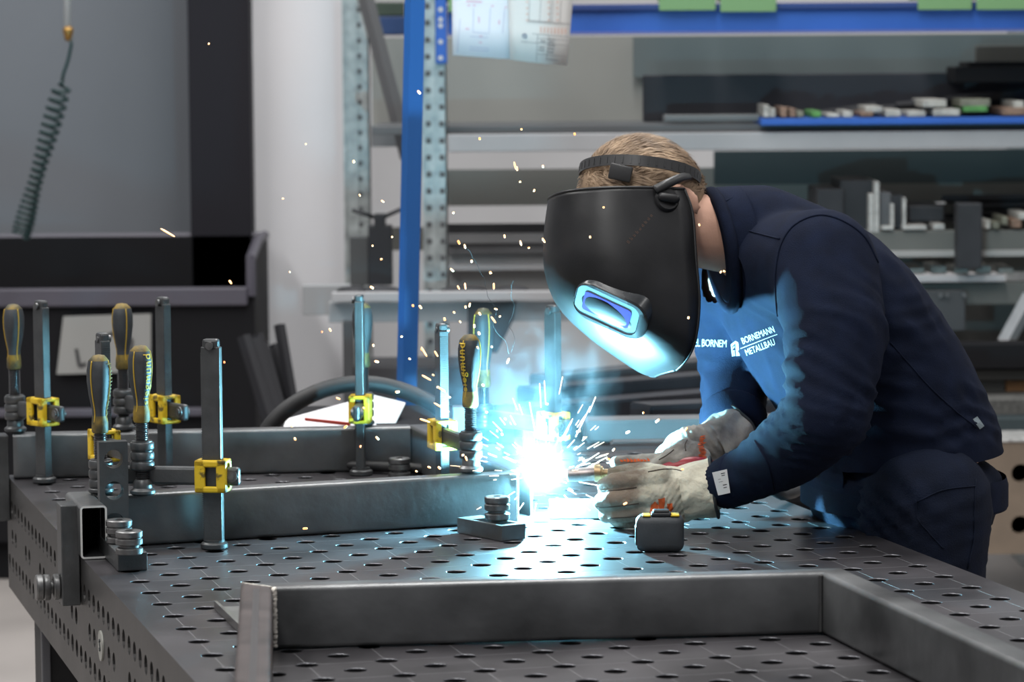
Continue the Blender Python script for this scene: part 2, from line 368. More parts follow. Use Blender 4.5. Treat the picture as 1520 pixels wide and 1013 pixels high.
# workpiece being welded: back tube, right tube, front (middle) tube
def work_piece():
    o = thing('steel_tube_workpiece', 'clamped rectangular tube frame being welded in the middle of the table', 'frame', tw(0, 0, 0), TR)
    h = .079; z = Vector((0, 0, h / 2 + .0012))
    mA = Vector((-.2905, .1843, 0)); mB = Vector((.1662, .2307, 0)); d = (mB - mA).normalized(); n = Vector((-d.y, d.x, 0))
    # left end open and visible at the table edge
    s = mA + d * -.072 + n * .02; eM = mA + d * .607 + n * .02
    bm = nb(); hollow(bm, s + z, eM + z, h=h); obj('front_tube', bm, [STEEL, EDGE, INNER], o, True, 40)
    bm = nb(); hollow(bm, Vector((-.3845, .0743, 0)) + z, Vector((-.3845, .24, 0)) + z, h=h); box(bm, -.401, -.368, .226, .232, .004, .078); bm.faces.ensure_lookup_table(); [setattr(f, 'material_index', 2) for f in bm.faces[-6:]]; obj('corner_tube', bm, [STEEL, EDGE, INNER], o, True, 40)  # dark plate added inside so the open end looks black
    bA = Vector((-.395, 1.033, 0)); bB = Vector((.2965, .9271, 0)); bd = (bB - bA).normalized(); bn = Vector((-bd.y, bd.x, 0))
    bm = nb(); hollow(bm, bA + bn * .02 + z, bB + bn * .02 + z, h=h); obj('back_tube', bm, [STEEL, EDGE, INNER], o, True, 40)
    rA = Vector((.325, .2755, 0)); rB = bB + Vector((.022, -.002, 0))
    bm = nb(); rd = (rB - rA).normalized(); hollow(bm, rA + z + rd * .006, rB + rd * .03 + z, h=h); obj('cross_tube', bm, [STEEL, EDGE, INNER], o, True, 40)
    bm = nb(); box(bm, .3085, .3125, .244, .262, .0012, .08, .001); obj('weld_bead', bm, WELD, o)
work_piece()

# ---------------- screw clamps ----------------
def handle_prof(L, r):
    pr = [(0, 0), (.62, .0), (.72, .03), (.70, .14), (.60, .22), (.62, .30), (.86, .48), (1.0, .66), (1.0, .80), (.86, .92), (.5, .985), (.0, 1.0)]
    return [(a * r, b * L) for a, b in pr]
def clamp(label, foot, top_z, arm_z, spin, spin_foot_z, hz0, hz1, tail=.05, flip=0, text=False, teeth=False, ring_side=0):
    """foot, spin: table-frame xy; heights above the table top"""
    fx, fy = foot; sx, sy = spin; L = math.hypot(sx - fx, sy - fy); ang = atan2(sy - fy, sx - fx)
    o = thing('screw_clamp', label, 'clamp', tw(fx, fy, 0), TR + ang, 'screw clamps on the welding table')
    bm = nb(); box(bm, -.0145, .0145, -.0075, .0075, .004, top_z - .012, .0015)
    box(bm, -.0125, .0125, -.0075, .0075, top_z - .020, top_z, .004)
    for k in range(int((top_z - .05) / .0032)):      # toothed edge
        box(bm, .0135, .0155, -.0068, .0068, .03 + k * .0032, .0318 + k * .0032)
    bar = obj('bar', bm, BLACKOX, o)
    bm = nb(); cyl(bm, (0, -.0090, top_z - .010), (0, .0090, top_z - .010), .0042, n=16); cyl(bm, (0, .0085, top_z - .010), (0, .0125, top_z - .010), .006, n=16)
    obj('end_pin', bm, BRIGHT, bar, True, 40)
    bm = nb(); lathe(bm, [(.0, .0002), (.0185, .0002), (.0205, .002), (.0205, .008), (.0185, .010), (.016, .011), (.016, .014), (.0, .014)], n=28); obj('base_collar', bm, BLACKOX, o, True, 35)
    bm = nb(); box(bm, -tail - .03, L - .012, -.0065, .0065, arm_z - .015, arm_z + .013, .0045)
    arm = obj('arm', bm, BLACKOX, o)
    bm = nb(); cyl(bm, (-tail - .018, -.011, arm_z), (-tail - .018, .011, arm_z), .0055, n=14); cyl(bm, (-tail - .018, -.0085, arm_z), (-tail - .018, .0085, arm_z), .0095, n=16); obj('end_pin', bm, BRIGHT, arm, True, 40)
    # yellow slider: a hollow block round the bar with a window on each side
    bm = nb(); W, D_, Hh = .0245, .0155, .0245
    for s in (-1, 1):
        y0, y1 = (s * D_ - .0035, s * D_ + .0035)
        box(bm, -W, W, y0, y1, arm_z + .014, arm_z + Hh, .0025); box(bm, -W, W, y0, y1, arm_z - Hh, arm_z - .015, .0025)
        box(bm, -W, -.009, y0, y1, arm_z - Hh, arm_z + Hh, .0025); box(bm, .008, W, y0, y1, arm_z - Hh, arm_z + Hh, .0025)
    for zz in (arm_z + Hh - .003, arm_z - Hh + .003):
        for x0_, x1_ in ((-W, -.0155), (.0165, W)): box(bm, x0_, x1_, -D_, D_, zz - .003, zz + .003, .002)
        for s in (-1, 1): box(bm, -W, W, min(s * .008, s * D_), max(s * .008, s * D_), zz - .003, zz + .003, .002)
    for s in (-1, 1):
        for yy in (-1, 1): box(bm, min(s * W, s * (W - .006)), max(s * W, s * (W - .006)), min(yy * .0075, yy * D_), max(yy * .0075, yy * D_), arm_z - Hh + .001, arm_z + Hh - .001, .002)
    sl = obj('slider', bm, YEL, o); sl['label'] = 'yellow plastic slider'
    # nut with rings, spindle, pressure foot
    bm = nb(); pr = [(.0, arm_z - .022), (.0145, arm_z - .022)]
    for k in range(3):
        z0 = arm_z - .021 + k * .0145; pr += [(.0175, z0 + .001), (.0185, z0 + .003), (.0185, z0 + .0105), (.0175, z0 + .0125), (.0158, z0 + .0132), (.0158, z0 + .0145)]
    pr += [(.0, arm_z + .0235)]; lathe(bm, pr, (L, 0, 0), n=28); obj('nut', bm, BLACKOX, o, True, 35)
    bm = nb(); pr = []; z = spin_foot_z + .014
    while z < hz0 + .004: pr += [(.0085, z), (.0105, z + .0012), (.0085, z + .0024)]; z += .0030
    lathe(bm, pr, (L, 0, 0), n=20); sp = obj('spindle', bm, mat('spindle_steel', (.12, .12, .125), .35, .85), o, True, 25)
    bm = nb(); zf = spin_foot_z
    lathe(bm, [(0, zf + .0004), (.015, zf + .0004), (.0195, zf + .004), (.0195, zf + .008), (.0145, zf + .012), (.0145, zf + .020), (.011, zf + .025), (.0, zf + .025)], (L, 0, 0), n=28); obj('pressure_foot', bm, BRIGHT if text == 2 else BLACKOX, o, True, 35)
    # handle: dark grip with yellow ferrule and end
    HL = hz1 - hz0; bm = nb(); prf = handle_prof(HL, .0178); n = 36; rs = []
    for r, zz in prf:
        q = []
        for i in range(n):
            a = 2 * pi * i / n; k = 1 + (.07 * cos(3 * a) if .2 * HL < zz < .95 * HL else 0)
            q.append(bm.verts.new((L + max(r, 1e-5) * k * cos(a), max(r, 1e-5) * k * sin(a), hz0 + zz)))
        rs.append(q)
    for a, b in zip(rs, rs[1:]): bridge(bm, a, b)
    for f in bm.faces:
        zc = (f.calc_center_median().z - hz0) / HL; a = atan2(f.calc_center_median().y, f.calc_center_median().x - L)
        k = abs(((a + pi / 3) % (2 * pi / 3)) - pi / 3)
        f.material_index = 1 if (zc < .2 or zc > .93) else 0
    hd = obj('handle', bm, [GRIP, YELD], o, True, 60)
    bm = nb()                                # thin yellow ribs down the grip
    for q in range(3):
        a = 2 * pi * q / 3 + pi / 3
        pts = [Vector((L + r * .945 * cos(a), r * .945 * sin(a), hz0 + zz)) for r, zz in prf[3:10]]
        pts = cat_rom(pts, 5); tube(bm, pts, .0011, 6)
    rb = obj('grip_stripes', bm, mat('yellow_grip_stripe', (.42, .27, .02), .6), hd, True); rb['label'] = 'thin yellow stripes on the grip'
    if text:
        tm = text_bm('siegmund', .0205, .0002, 1.0, 1.12)
        for v in tm.verts:
            t, lx = v.co.x, v.co.y                      # along handle, across
            zz = HL * .56 + t * HL / .118 * .92; 
            rr = np.interp(zz, [p[1] for p in prf], [p[0] for p in prf]) * 1.065 + .0004 + (v.co.z > 0) * .0003
            va = text_ang(ang, fx, fy) + (1.25 if text == 3 else .62 if text == 1 else -.75) - lx / .0178 * .9
            v.co = Vector((L + rr * cos(va), rr * sin(va), hz0 + zz))
        tt = obj('grip_lettering', tm, mat('yellow_lettering', (.62, .42, .03), .6) if text != 3 else mat('worn_lettering', (.16, .12, .03), .6), hd); tt['label'] = 'yellow lettering running up the grip'
    return o
def text_ang(ang, fx, fy):      # direction of the viewer seen in the clamp's own frame
    P = tw(fx, fy); va = atan2(-P.y, -P.x); return va - (TR + ang)
def TZ(x, y, P):    # height above the table of the pixel y at a table-frame point
    W = tw(P[0], P[1]); return V(x, y, W.y).z - .85
def tabxy_(x, y, z=0): q = wt(VZ(x, y, .85 + z)); return (q.x, q.y)
def away(P, lat, dep):  # step from table point P: lat metres to the picture's right, dep metres deeper
    c, s = cos(YAW), sin(YAW); return (P[0] + lat * c + dep * s, P[1] - lat * s + dep * c)
f1 = (-.196, .1257); s1 = (-.3555, .199)
clamp('tall screw clamp standing free beside the open tube end, its slider lowest', f1, TZ(317, 503, f1), TZ(317, 706, f1), s1, .081, TZ(153, 643, s1), TZ(155, 526, s1), .012, text=3)
s2 = tabxy(212, 737, .08); f2 = away(s2, -.074, .140)
clamp('screw clamp with the clearest yellow lettering, its bar behind the holed bracket', f2, TZ(137, 494, f2), TZ(134, 661, f2), s2, .081, TZ(210, 627, s2), TZ(199, 512, s2), .012, text=1)
def tube_pt(x):          # point on the rear tube's axis seen at picture column x
    a, b = Vector((-.39, 1.052)), Vector((.29, .948)); lo, hi = 0.0, 1.0
    for _ in range(30):
        m = (lo + hi) / 2; p = a.lerp(b, m); P = RCAM @ (tw(p.x, p.y, .08) - CAMP)
        if 760 + FPX * P.x / P.z < x: lo = m
        else: hi = m
    return (p.x, p.y)
s3 = tube_pt(184); f3 = away(s3, .085, -.12)
clamp('rear screw clamp whose arm points right past its yellow slider', f3, TZ(234, 441, f3), TZ(236, 607, f3), s3, .081, TZ(186, 548, s3), TZ(182, 450, s3), .045)
f4 = tabxy(66, 717); s4 = (-.388, 1.052)
clamp('screw clamp at the far left corner of the table', f4, TZ(63, 446, f4), TZ(58, 611, f4), s4, .081, TZ(22, 548, s4), TZ(20, 451, s4), .03)
f5 = (.2005, .902); s5 = tube_pt(540)
clamp('screw clamp in front of the curved black hose, handle hidden behind its bar', f5, TZ(535, 437, f5), TZ(530, 607, f5), s5, .081, TZ(535, 545, s5), TZ(533, 449, s5), .045)
s6 = tabxy(699, 703, .08); f6 = away(s6, -.048, .15)
clamp('screw clamp left of the arc, pressing on the tube being welded', f6, TZ(650, 480, f6), TZ(655, 645, f6), s6, .081, TZ(698, 605, s6), TZ(695, 496, s6), .015, text=2)
f7 = (.405, .47); s7 = (.302, .60)
P7 = tabxy(822, 712); s7 = away(P7, -.122, .15); f7 = P7
clamp('screw clamp standing directly behind the arc, bar lit teal', f7, TZ(822, 453, f7), TZ(821, 632, f7), s7, .081, TZ(694, 575, s7), TZ(693, 457, s7), .012)

# ---------------- fixtures ----------------
def knurled_bolt(label, P, z0, horiz=False, parent=None, scale=1.0):
    o = thing('clamping_bolt', label, 'bolt', (0, 0, 0), 0, 'clamping bolts')
    r = .0195 * scale
    prof = lambda zz, R: [(R * .9, zz), (R, zz + .0015), (R, zz + .0085), (R * .9, zz + .010)]
    bm = nb(); lathe(bm, [(0, 0)] + prof(0, r) + [(r * .72, .0102), (r * .72, .0135)] + [(0, .0135)], n=36); a = obj('collar', bm, BRIGHT, o, True, 35)
    bm = nb(); lathe(bm, [(0, .0138)] + prof(.0138, r) + prof(.0245, r) + [(.006, .0345), (.006, .030), (0, .030)], n=36)
    obj('knurled_head', bm, BRIGHT, o, True, 35)
    return o
# upright angle bracket with three bores
bp = wt(VZ(175, 850, .85)); 
def bracket():
    o = thing('angle_bracket', 'dark upright bracket with three large round holes at the table edge', 'bracket', tw(-.3684, -.0564, 0), TR)
    bm = nb(); W = .0430; Hh = .168; T = .024; Ld = .176
    # foot bar with end towards the viewer; x across, y away
    box(bm, 0, W, 0, Ld, .0008, .0275, .0015)
    obj('foot', bm, BLACKOX, o)
    bm = nb(); y0 = Ld; K = 24                              # upright plate with three holes, from the back of the foot
    zs = [.0008, .0275 + .016, .0925, .142, Hh + .012]; cz = [.0605 + .005, .112, .158]
    cz = [.048, .0955, .143]; bounds = [.0285, .0718, .119, .169]
    def plate_face(y, flip):
        vs = []
        for c, za, zb in zip(cz, bounds, bounds[1:]):
            sq = []; ci = []
            for q in range(K):
                a = 2 * pi * q / K - 3 * pi / 4 ; hx = W / 2; hz = (zb - c) if sin(a) > 0 else (c - za)
                k = min(hx / max(abs(cos(a)), 1e-6), hz / max(abs(sin(a)), 1e-6)); ex, ez = (math.copysign(hx, cos(a)), math.copysign(hz, sin(a))) if q % 6 == 0 else (k * cos(a), k * sin(a))
                sq.append(bm.verts.new((W / 2 + ex, y, c + ez))); ci.append(bm.verts.new((W / 2 + .0140 * cos(a), y, c + .0140 * sin(a))))
            bridge(bm, sq, ci); vs.append(ci)
        bm.faces.new([bm.verts.new(p) for p in ((0, y, .0008), (W, y, .0008), (W, y, bounds[0]), (0, y, bounds[0]))])
        return vs
    A = plate_face(y0, 0); B = plate_face(y0 + T, 1)
    for a, b in zip(A, B): bridge(bm, a, b)
    zt = bounds[-1]
    for (p, q) in (((0, y0), (0, y0 + T)), ((W, y0), (W, y0 + T))): bm.faces.new([bm.verts.new((p[0], p[1], .0008)), bm.verts.new((q[0], q[1], .0008)), bm.verts.new((q[0], q[1], zt)), bm.verts.new((p[0], p[1], zt))])
    bm.faces.new([bm.verts.new(p) for p in ((0, y0, zt), (W, y0, zt), (W, y0 + T, zt), (0, y0 + T, zt))])
    bmesh.ops.remove_doubles(bm, verts=bm.verts, dist=2e-4)
    obj('upright_plate', bm, BLACKOX, o)
bracket()
b = knurled_bolt('knurled bolt on the bracket foot, the front one of two', None, 0); b.location = VZ(192, 823, .85 + .0278)
b2 = dup(b, VZ(177, 806, .85 + .0278), None, 'knurled bolt on the bracket foot, behind its twin')
# stop bars bolted to the table side
def side_stop(label, y, top):
    o = thing('side_stop', label, 'stop bar', tw(X0 - .0005, y, 0), TR, 'stop bars bolted to the table side')
    bm = nb(); box(bm, -.028, -.0008, -.025, .025, -.074, top, .0015); obj('bar', bm, BLACKOX, o)
    bm = nb(); lathe(bm, [(0, 0), (.018, 0), (.0195, .002), (.0195, .008), (.018, .010), (.010, .011), (.010, .014), (.0185, .0145), (.0195, .016), (.0195, .023), (.018, .0245), (.017, .025), (.0195, .0265), (.0195, .034), (.018, .036), (0, .036)], (-.0285, 0, -.048), (-1, 0, 0), 32)
    obj('knurled_bolt', bm, BRIGHT, o, True, 35)
    return o
side_stop('upright stop bar on the table side next to the open tube end', .136, .077)
side_stop('upright stop bar at the far left corner of the table side', 1.068, .077)
# slotted flat stop with bolt, in front of the middle tube
def slot_stop():
    A = tabxy(745, 805); B = tabxy(788, 800); 
    o = thing('slotted_stop', 'flat slotted steel stop lying against the tube, lit by the arc', 'stop', tw(A[0], A[1], 0), TR + atan2(B[1] - A[1], B[0] - A[0]))
    W = .0455; Ld = .118; t = .008; bm = nb()
    box(bm, 0, t, 0, Ld, .0006, .0245, .0008); box(bm, W - t, W, 0, Ld, .0006, .0245, .0008); box(bm, t - .001, W - t + .001, 0, .012, .0006, .0245, .0008); box(bm, t - .001, W - t + .001, Ld - .03, Ld, .0006, .0245, .0008)
    obj('body', bm, STEEL, o); return o
slot_stop()
b3 = dup(b, VZ(738, 771, .85 + .0255), None, 'clamping bolt on the slotted stop, just left of the arc'); b3.location += Vector((0, 0, -.0005)); b3.scale = (1, 1, 1.05)
b4 = dup(b, VZ(593, 709, .85 + .0005), None, 'low clamping bolt standing in the table before the rear tube')
# bright stop bar right of the weld
bm = nb(); P = tabxy(813, 772); box(bm, 0, .115, 0, .022, .0006, .031, .001); o = obj('flat_bar', bm, STEEL); o.location = tw(P[0] + .003, P[1], 0); o.rotation_euler = (0, 0, radians(1)); tag(o, 'short flat steel bar on the table right of the arc, lit pale cyan', 'steel bar')
# thin set square beside the left tube of the foreground frame
bm = nb(); P = tabxy(318, 903)
A = Vector((*tabxy(318, 905), 0)); Bq = Vector((*tabxy(351, 937), 0)); dd = (Bq - A).normalized(); nn = Vector((-dd.y, dd.x, 0)); 
bb = [A + Vector((0, 0, .0006)), Bq + dd * .02 + Vector((0, 0, .0006)), Bq + dd * .02 + nn * .004 + Vector((0, 0, .0006)), A + nn * .004 + Vector((0, 0, .0006))]
lo = [bm.verts.new(p) for p in bb]; hi = [bm.verts.new(p + Vector((0, 0, .011))) for p in bb]; bridge(bm, lo, hi); bm.faces.new(lo[::-1]); bm.faces.new(hi)
bb = [A + nn * .004, Bq + dd * .02 + nn * .004, Bq + dd * .02 + nn * .05, A + nn * .05]
lo = [bm.verts.new(p + Vector((0, 0, .0006))) for p in bb]; hi = [bm.verts.new(p + Vector((0, 0, .003))) for p in bb]; bridge(bm, lo, hi); bm.faces.new(lo[::-1]); bm.faces.new(hi)
o = obj('angle_strip', bm, mat('strip_steel', (.22, .21, .20), .35, .8, .2, 20)); o.location = tw(0, 0, 0); o.rotation_euler = (0, 0, TR); tag(o, 'thin steel strip lying left of the foreground frame', 'steel strip')
# tape measure
def tape():
    P = tabxy(980, 822)
    o = thing('tape_measure', 'dark rounded tape measure with yellow trim in front of the near glove', 'tape measure', tw(P[0], P[1], 0), radians(-1))
    bm = nb(); box(bm, -.036, .036, 0, .040, .0006, .056, .012, seg=4); obj('case', bm, mat('dark_tape_case', (.035, .04, .045), .55, 0, .2, 40, .1, 300), o, True, 50)
    bm = nb(); box(bm, -.0368, -.030, .006, .034, .010, .040, .003); obj('tape_mouth', bm, RUB, o)
    bm = nb(); box(bm, -.013, .017, .004, .026, .054, .060, .002); box(bm, -.010, .014, .006, .024, .059, .064, .002); obj('lock_button', bm, RUB, o)
    bm = nb(); box(bm, .016, .029, .003, .030, .0545, .0572, .001); box(bm, -.026, -.014, .003, .030, .0545, .0568, .001); obj('yellow_trim', bm, YEL, o)
tape()
# blocks and boxes on the far half of the table
bm = nb(); box(bm, -.0, .028, 0, .03, .001, .105, .002); o = obj('steel_block', bm, STEEL); P = tabxy(672, 690); o.location = tw(P[0], P[1], 0); tag(o, 'upright pale-lit steel block behind the clamp handles left of the arc', 'block')
# ---------------- the welder ----------------
def lerpV(a, b, t): return a * (1 - t) + b * t
person = thing('person', 'welder in navy sweatshirt and black helmet bending over the table, gloved hands at the torch', 'person', (0, 0, 0))
DP = 5.30
def sect(x, y, hs, hl, yaw, up, Y=DP):       # cross-section of the trunk
    c = V(x, y, Y); fx = Vector((-cos(yaw), -sin(yaw), 0)); L = Vector((sin(yaw), -cos(yaw), 0))
    u = Vector((up[0], 0, up[1])).normalized(); s = u.cross(L).normalized()
    return c, s * hs * Y / FPX, L * hl, u
def loft(bm, secs, n=28, sq=.86):
    rs = []
    for c, a, b, u in secs:
        q = []
        for i in range(n):
            t = 2 * pi * i / n; ct, st = cos(t), sin(t)
            q.append(bm.verts.new(c + a * math.copysign(abs(ct) ** sq, ct) + b * math.copysign(abs(st) ** sq, st)))
        rs.append(q)
    for a, b in zip(rs, rs[1:]): bridge(bm, a, b)
    bm.faces.new(rs[0]); bm.faces.new(rs[-1][::-1])
R_ = radians
TORSO = [(1338, 745, 132, .180, R_(10), (.02, 1)), (1340, 712, 146, .188, R_(10), (-.05, 1)), (1334, 660, 146, .190, R_(12), (-.25, 1)), (1310, 598, 138, .190, R_(14), (-.5, .85)),
         (1272, 535, 134, .195, R_(17), (-.62, .78)), (1232, 478, 130, .205, R_(20), (-.7, .75)), (1190, 425, 118, .205, R_(22), (-.75, .7)), (1152, 382, 98, .165, R_(22), (-.82, .6)), (1112, 357, 88, .108, R_(20), (-.92, .35)), (1074, 364, 90, .090, R_(18), (-.98, .2)), (1040, 366, 88, .086, R_(18), (-1, .1))]
def trunk(bm, k=1.0, secs=TORSO):
    loft(bm, [sect(x, y, hs * k, hl * k, yaw, up) for x, y, hs, hl, yaw, up in secs])
A0, A1, A2, A3, A4, A5 = V(1220, 392, 5.12), V(1240, 490, 5.045), V(1230, 618, 4.985), V(1170, 668, 5.05), V(1118, 700, 5.12), V(1078, 718, 5.165)
B0, B1, B2, B3 = V(1092, 420, 5.47), V(1088, 480, 5.50), V(1092, 560, 5.49), V(1088, 630, 5.385)
def arms(bm, k=1.0, cuff=True):
    chain(bm, [(A0, .086 * k), (A1, .080 * k), (A2, .066 * k), (A3, .058 * k), (A4, .046 * k)], 20)
    chain(bm, [(V(1150, 400, 5.28), .09 * k), (A0, .086 * k)], 20)
    chain(bm, [(A4, .046 * k), (A5, .038 * k)], 20)
    chain(bm, [(V(1150, 400, 5.32), .09 * k), (B0, .078 * k), (B1, .072 * k), (B2, .060 * k), (B3, .048 * k)], 20)
# skin body (continuous head, neck, trunk, arms, legs)
HC = V(953, 297, 5.27)                       # cranium centre
ps, rho = R_(22), R_(-13)
RX = Matrix.Rotation(rho, 3, 'X')
Fh = RX @ Vector((-.55 * cos(ps), -.55 * sin(ps), -.83)).normalized(); Lh = RX @ Vector((sin(ps), -cos(ps), 0)); Uh = Lh.cross(Fh).normalized() * -1
if Uh.x > 0: Uh = -Uh
def H(f, u, l): return HC + Fh * f + Uh * u + Lh * l
HIPN, HIPF = V(1372, 752, 5.16), V(1330, 752, 5.42)
KN, KF = Vector((HIPN.x - .02, 5.12, .50)), Vector((HIPF.x + .02, 5.44, .50))
AN, AF = Vector((HIPN.x + .03, 5.14, .09)), Vector((HIPF.x + .05, 5.46, .09))
bm = nb()
ell(bm, HC, (Fh * .098, Lh * .077, Uh * .098)); 
ell(bm, H(.040, -.060, 0), (Fh * .056, Lh * .056, Uh * .056)); ell(bm, H(.072, -.108, 0), (Fh * .026, Lh * .030, Uh * .022))
seg(bm, H(.092, -.030, 0), H(.115, -.062, 0), .009, .014); ell(bm, H(.100, -.066, .011), (Fh * .012, Lh * .009, Uh * .009)); ell(bm, H(.100, -.066, -.011), (Fh * .012, Lh * .009, Uh * .009))
ell(bm, H(.084, -.094, 0), (Fh * .014, Lh * .026, Uh * .006)); ell(bm, H(.083, -.104, 0), (Fh * .014, Lh * .023, Uh * .007))
ell(bm, H(.084, -.012, .032), (Fh * .012, Lh * .024, Uh * .008)); ell(bm, H(.084, -.012, -.032), (Fh * .012, Lh * .024, Uh * .008))
for s in (1, -1): ell(bm, H(.060, -.055, s * .036), (Fh * .026, Lh * .022, Uh * .024))
for s in (1, -1):
    ell(bm, H(-.012, -.035, s * .080), (Fh * .019 - Lh * s * .004, Lh * .008, Uh * .032)); ell(bm, H(-.010, -.058, s * .078), (Fh * .010, Lh * .007, Uh * .012))
chain(bm, [(V(1120, 372, 5.3), .048), (V(1075, 350, 5.29), .059), (V(1015, 338, 5.28), .058), (V(990, 310, 5.27), .05)], 20)
trunk(bm, .76, TORSO[1:-2]); 
chain(bm, [(A0, .070), (A1, .062), (A2, .050), (A3, .042), (A4, .034), (A5, .028), (V(1000, 735, 5.19), .030)]); chain(bm, [(V(1150, 400, 5.3), .075), (B0, .062), (B2, .046), (B3, .032), (V(1040, 662, 5.33), .028)])
chain(bm, [(HIPN, .088), (KN, .055), (AN, .038)]); chain(bm, [(HIPF, .088), (KF, .055), (AF, .038)])
body = obj('body', fuse(bm, .0058, 4), SKIN, person, True); body['label'] = 'bare skin of the neck and head'
bm = nb()
for s in (1, -1): ell(bm, H(.089, -.022, s * .031), (Fh * .010, Lh * .0125, Uh * .009), 16, 10)
obj('eyes', bm, mat('eye_white', (.6, .58, .55), .2), person, True)
# hair: cap plus strands
def skull(f, u, l, k=1.0):
    d = Vector((f, u, l)).normalized(); return Vector((d.x * .1, d.y * .1, d.z * .0795)) * k
bm = nb(); capv = []
N1, N2 = 48, 28; grid = {}
for j in range(N2 + 1):
    for i in range(N1):
        th = pi * j / N2 * .66; ph = 2 * pi * i / N1
        d = Vector((sin(th) * cos(ph), cos(th), sin(th) * sin(ph)))       # f,u,l about the crown
        R0 = Matrix.Rotation(R_(26), 3, 'Z'); d = R0 @ d                   # tip the cap to the back of the head
        r = 1.045 + .018 * noise.noise(d * 6); p = Vector((d.x * .098, d.y * .098, d.z * .077)) * r
        grid[j, i] = bm.verts.new(H(p.x, p.y, p.z))
for j in range(N2):
    for i in range(N1):
        try: bm.faces.new((grid[j, i], grid[j, (i + 1) % N1], grid[j + 1, (i + 1) % N1], grid[j + 1, i]))
        except ValueError: pass
rnd = random.Random(3)
for k in range(7000):
    th = math.acos(1 - rnd.random() * 1.30); ph = rnd.random() * 2 * pi
    d = Vector((sin(th) * cos(ph), cos(th), sin(th) * sin(ph))); d = Matrix.Rotation(R_(26), 3, 'Z') @ d
    if d.x > .2 and d.y > .0 and abs(d.z) < .6 and rnd.random() < .55 and d.x < .75: continue      # thinner at the crown
    p = Vector((d.x * .098, d.y * .098, d.z * .077)) * 1.03; P = H(p.x, p.y, p.z)
    nrm = (Fh * d.x + Uh * d.y + Lh * d.z).normalized()
    flow = (Fh * (.5 if d.x > 0 else -.2) + Uh * -.55 + Lh * (d.z * .9) - Fh * .55 + Vector((rnd.gauss(0, .14), rnd.gauss(0, .14), rnd.gauss(0, .14)))); flow = (flow - nrm * flow.dot(nrm)).normalized()
    ln = rnd.uniform(.014, .030); s = flow.cross(nrm).normalized() * .0007
    a = P; b_ = P + flow * ln * .5 + nrm * .0045; c_ = P + flow * ln + nrm * rnd.uniform(.001, .006)
    v = [bm.verts.new(q) for q in (a - s, a + s, b_ + s, b_ - s, c_)]
    bm.faces.new(v[:4]); bm.faces.new((v[3], v[2], v[4]))
hair = obj('hair', bm, mat('fair_short_hair', (.26, .165, .095), .6, 0, .3, 30, col2=(.48, .34, .22), sharp=(.35, .7)), person, True)

# sweatshirt
def folds(me, items, base=.0007):
    for v in me.vertices:
        p = v.co; n = v.normal; d = base * noise.noise(p * 9) * 2
        for (c, rad, dirv, wl, amp, ph) in items:
            q = p - c; g = math.exp(-(q.length / rad) ** 2)
            if g > .02:
                w_ = q.dot(dirv) + wl * .9 * noise.noise(p * 7 + Vector((ph, 0, 0))); s = sin(2 * pi * w_ / wl + ph); d += amp * g * (.62 + .9 * noise.noise(p * 11)) * (1 - abs(s) * 1.7)
        v.co = p + n * d
bm = nb(); trunk(bm, 1.0); arms(bm); me = fuse(bm, .0075, 8)
ZH = V(1340, 722, DP).z
fl = [(A2 + Vector((-.02, 0, .02)), .10, Vector((.35, 0, .94)), .040, .006, .4), (A1 + Vector((0, 0, .0)), .11, Vector((.6, 0, .8)), .07, .004, 0), (A3, .09, Vector((.8, 0, .6)), .045, .0045, 1),
      (V(1300, 640, 5.1), .17, Vector((.38, 0, .92)), .070, .006, 0), (V(1400, 620, 5.15), .16, Vector((-.15, 0, .99)), .075, .005, 1.2), (V(1330, 520, 5.1), .16, Vector((.75, 0, .65)), .09, .0035, .3),
      (B2, .10, Vector((.2, 0, .98)), .045, .005, 0), (A5, .05, Vector((.9, 0, .4)), .022, .003, 0), (V(1110, 560, 5.2), .10, Vector((.5, 0, .85)), .06, .003, .5)]
folds(me, fl)
bm = nb(); bm.from_mesh(me); bpy.data.meshes.remove(me)
# cut the hem, the neck opening
xt = V(1262, 700, 5.1).x; fs = [f for f in bm.faces if f.calc_center_median().x > xt or f.calc_center_median().y > 5.22 and f.calc_center_median().x > V(1180, 700, 5.3).x]; es = list({e for f in fs for e in f.edges}); vs_ = list({v for f in fs for v in f.verts})
g = bmesh.ops.bisect_plane(bm, geom=vs_ + es + fs, plane_co=(0, 0, ZH), plane_no=(-.08, 0, 1), clear_inner=True)
NC = V(1073, 366, 5.3); NN = Vector((-.97, -.16, -.16)).normalized()
bmesh.ops.bisect_plane(bm, geom=[e for e in bm.verts[:] + bm.edges[:] + bm.faces[:]], plane_co=NC, plane_no=NN, clear_outer=False)
kill = [f for f in bm.faces if (f.calc_center_median() - NC).dot(NN) > 0 and (f.calc_center_median() - NC).length < .14 and f.calc_center_median().z > V(0, 462, 5.3).z and f.calc_center_median().y < 5.40]
bmesh.ops.delete(bm, geom=kill, context='FACES')
shirt_bvh = BVHTree.FromBMesh(bm)
shirt = obj('sweatshirt', bm, NAVY, person, True)
def cast(x, y, off=.0012, y0=4.0):
    P = V(x, y, 5.0); d = (P - CAMP).normalized(); h = shirt_bvh.ray_cast(CAMP, d)
    if h[0] is None: return None
    return h[0] + h[1] * off if h[1].dot(d) < 0 else h[0] - h[1] * off
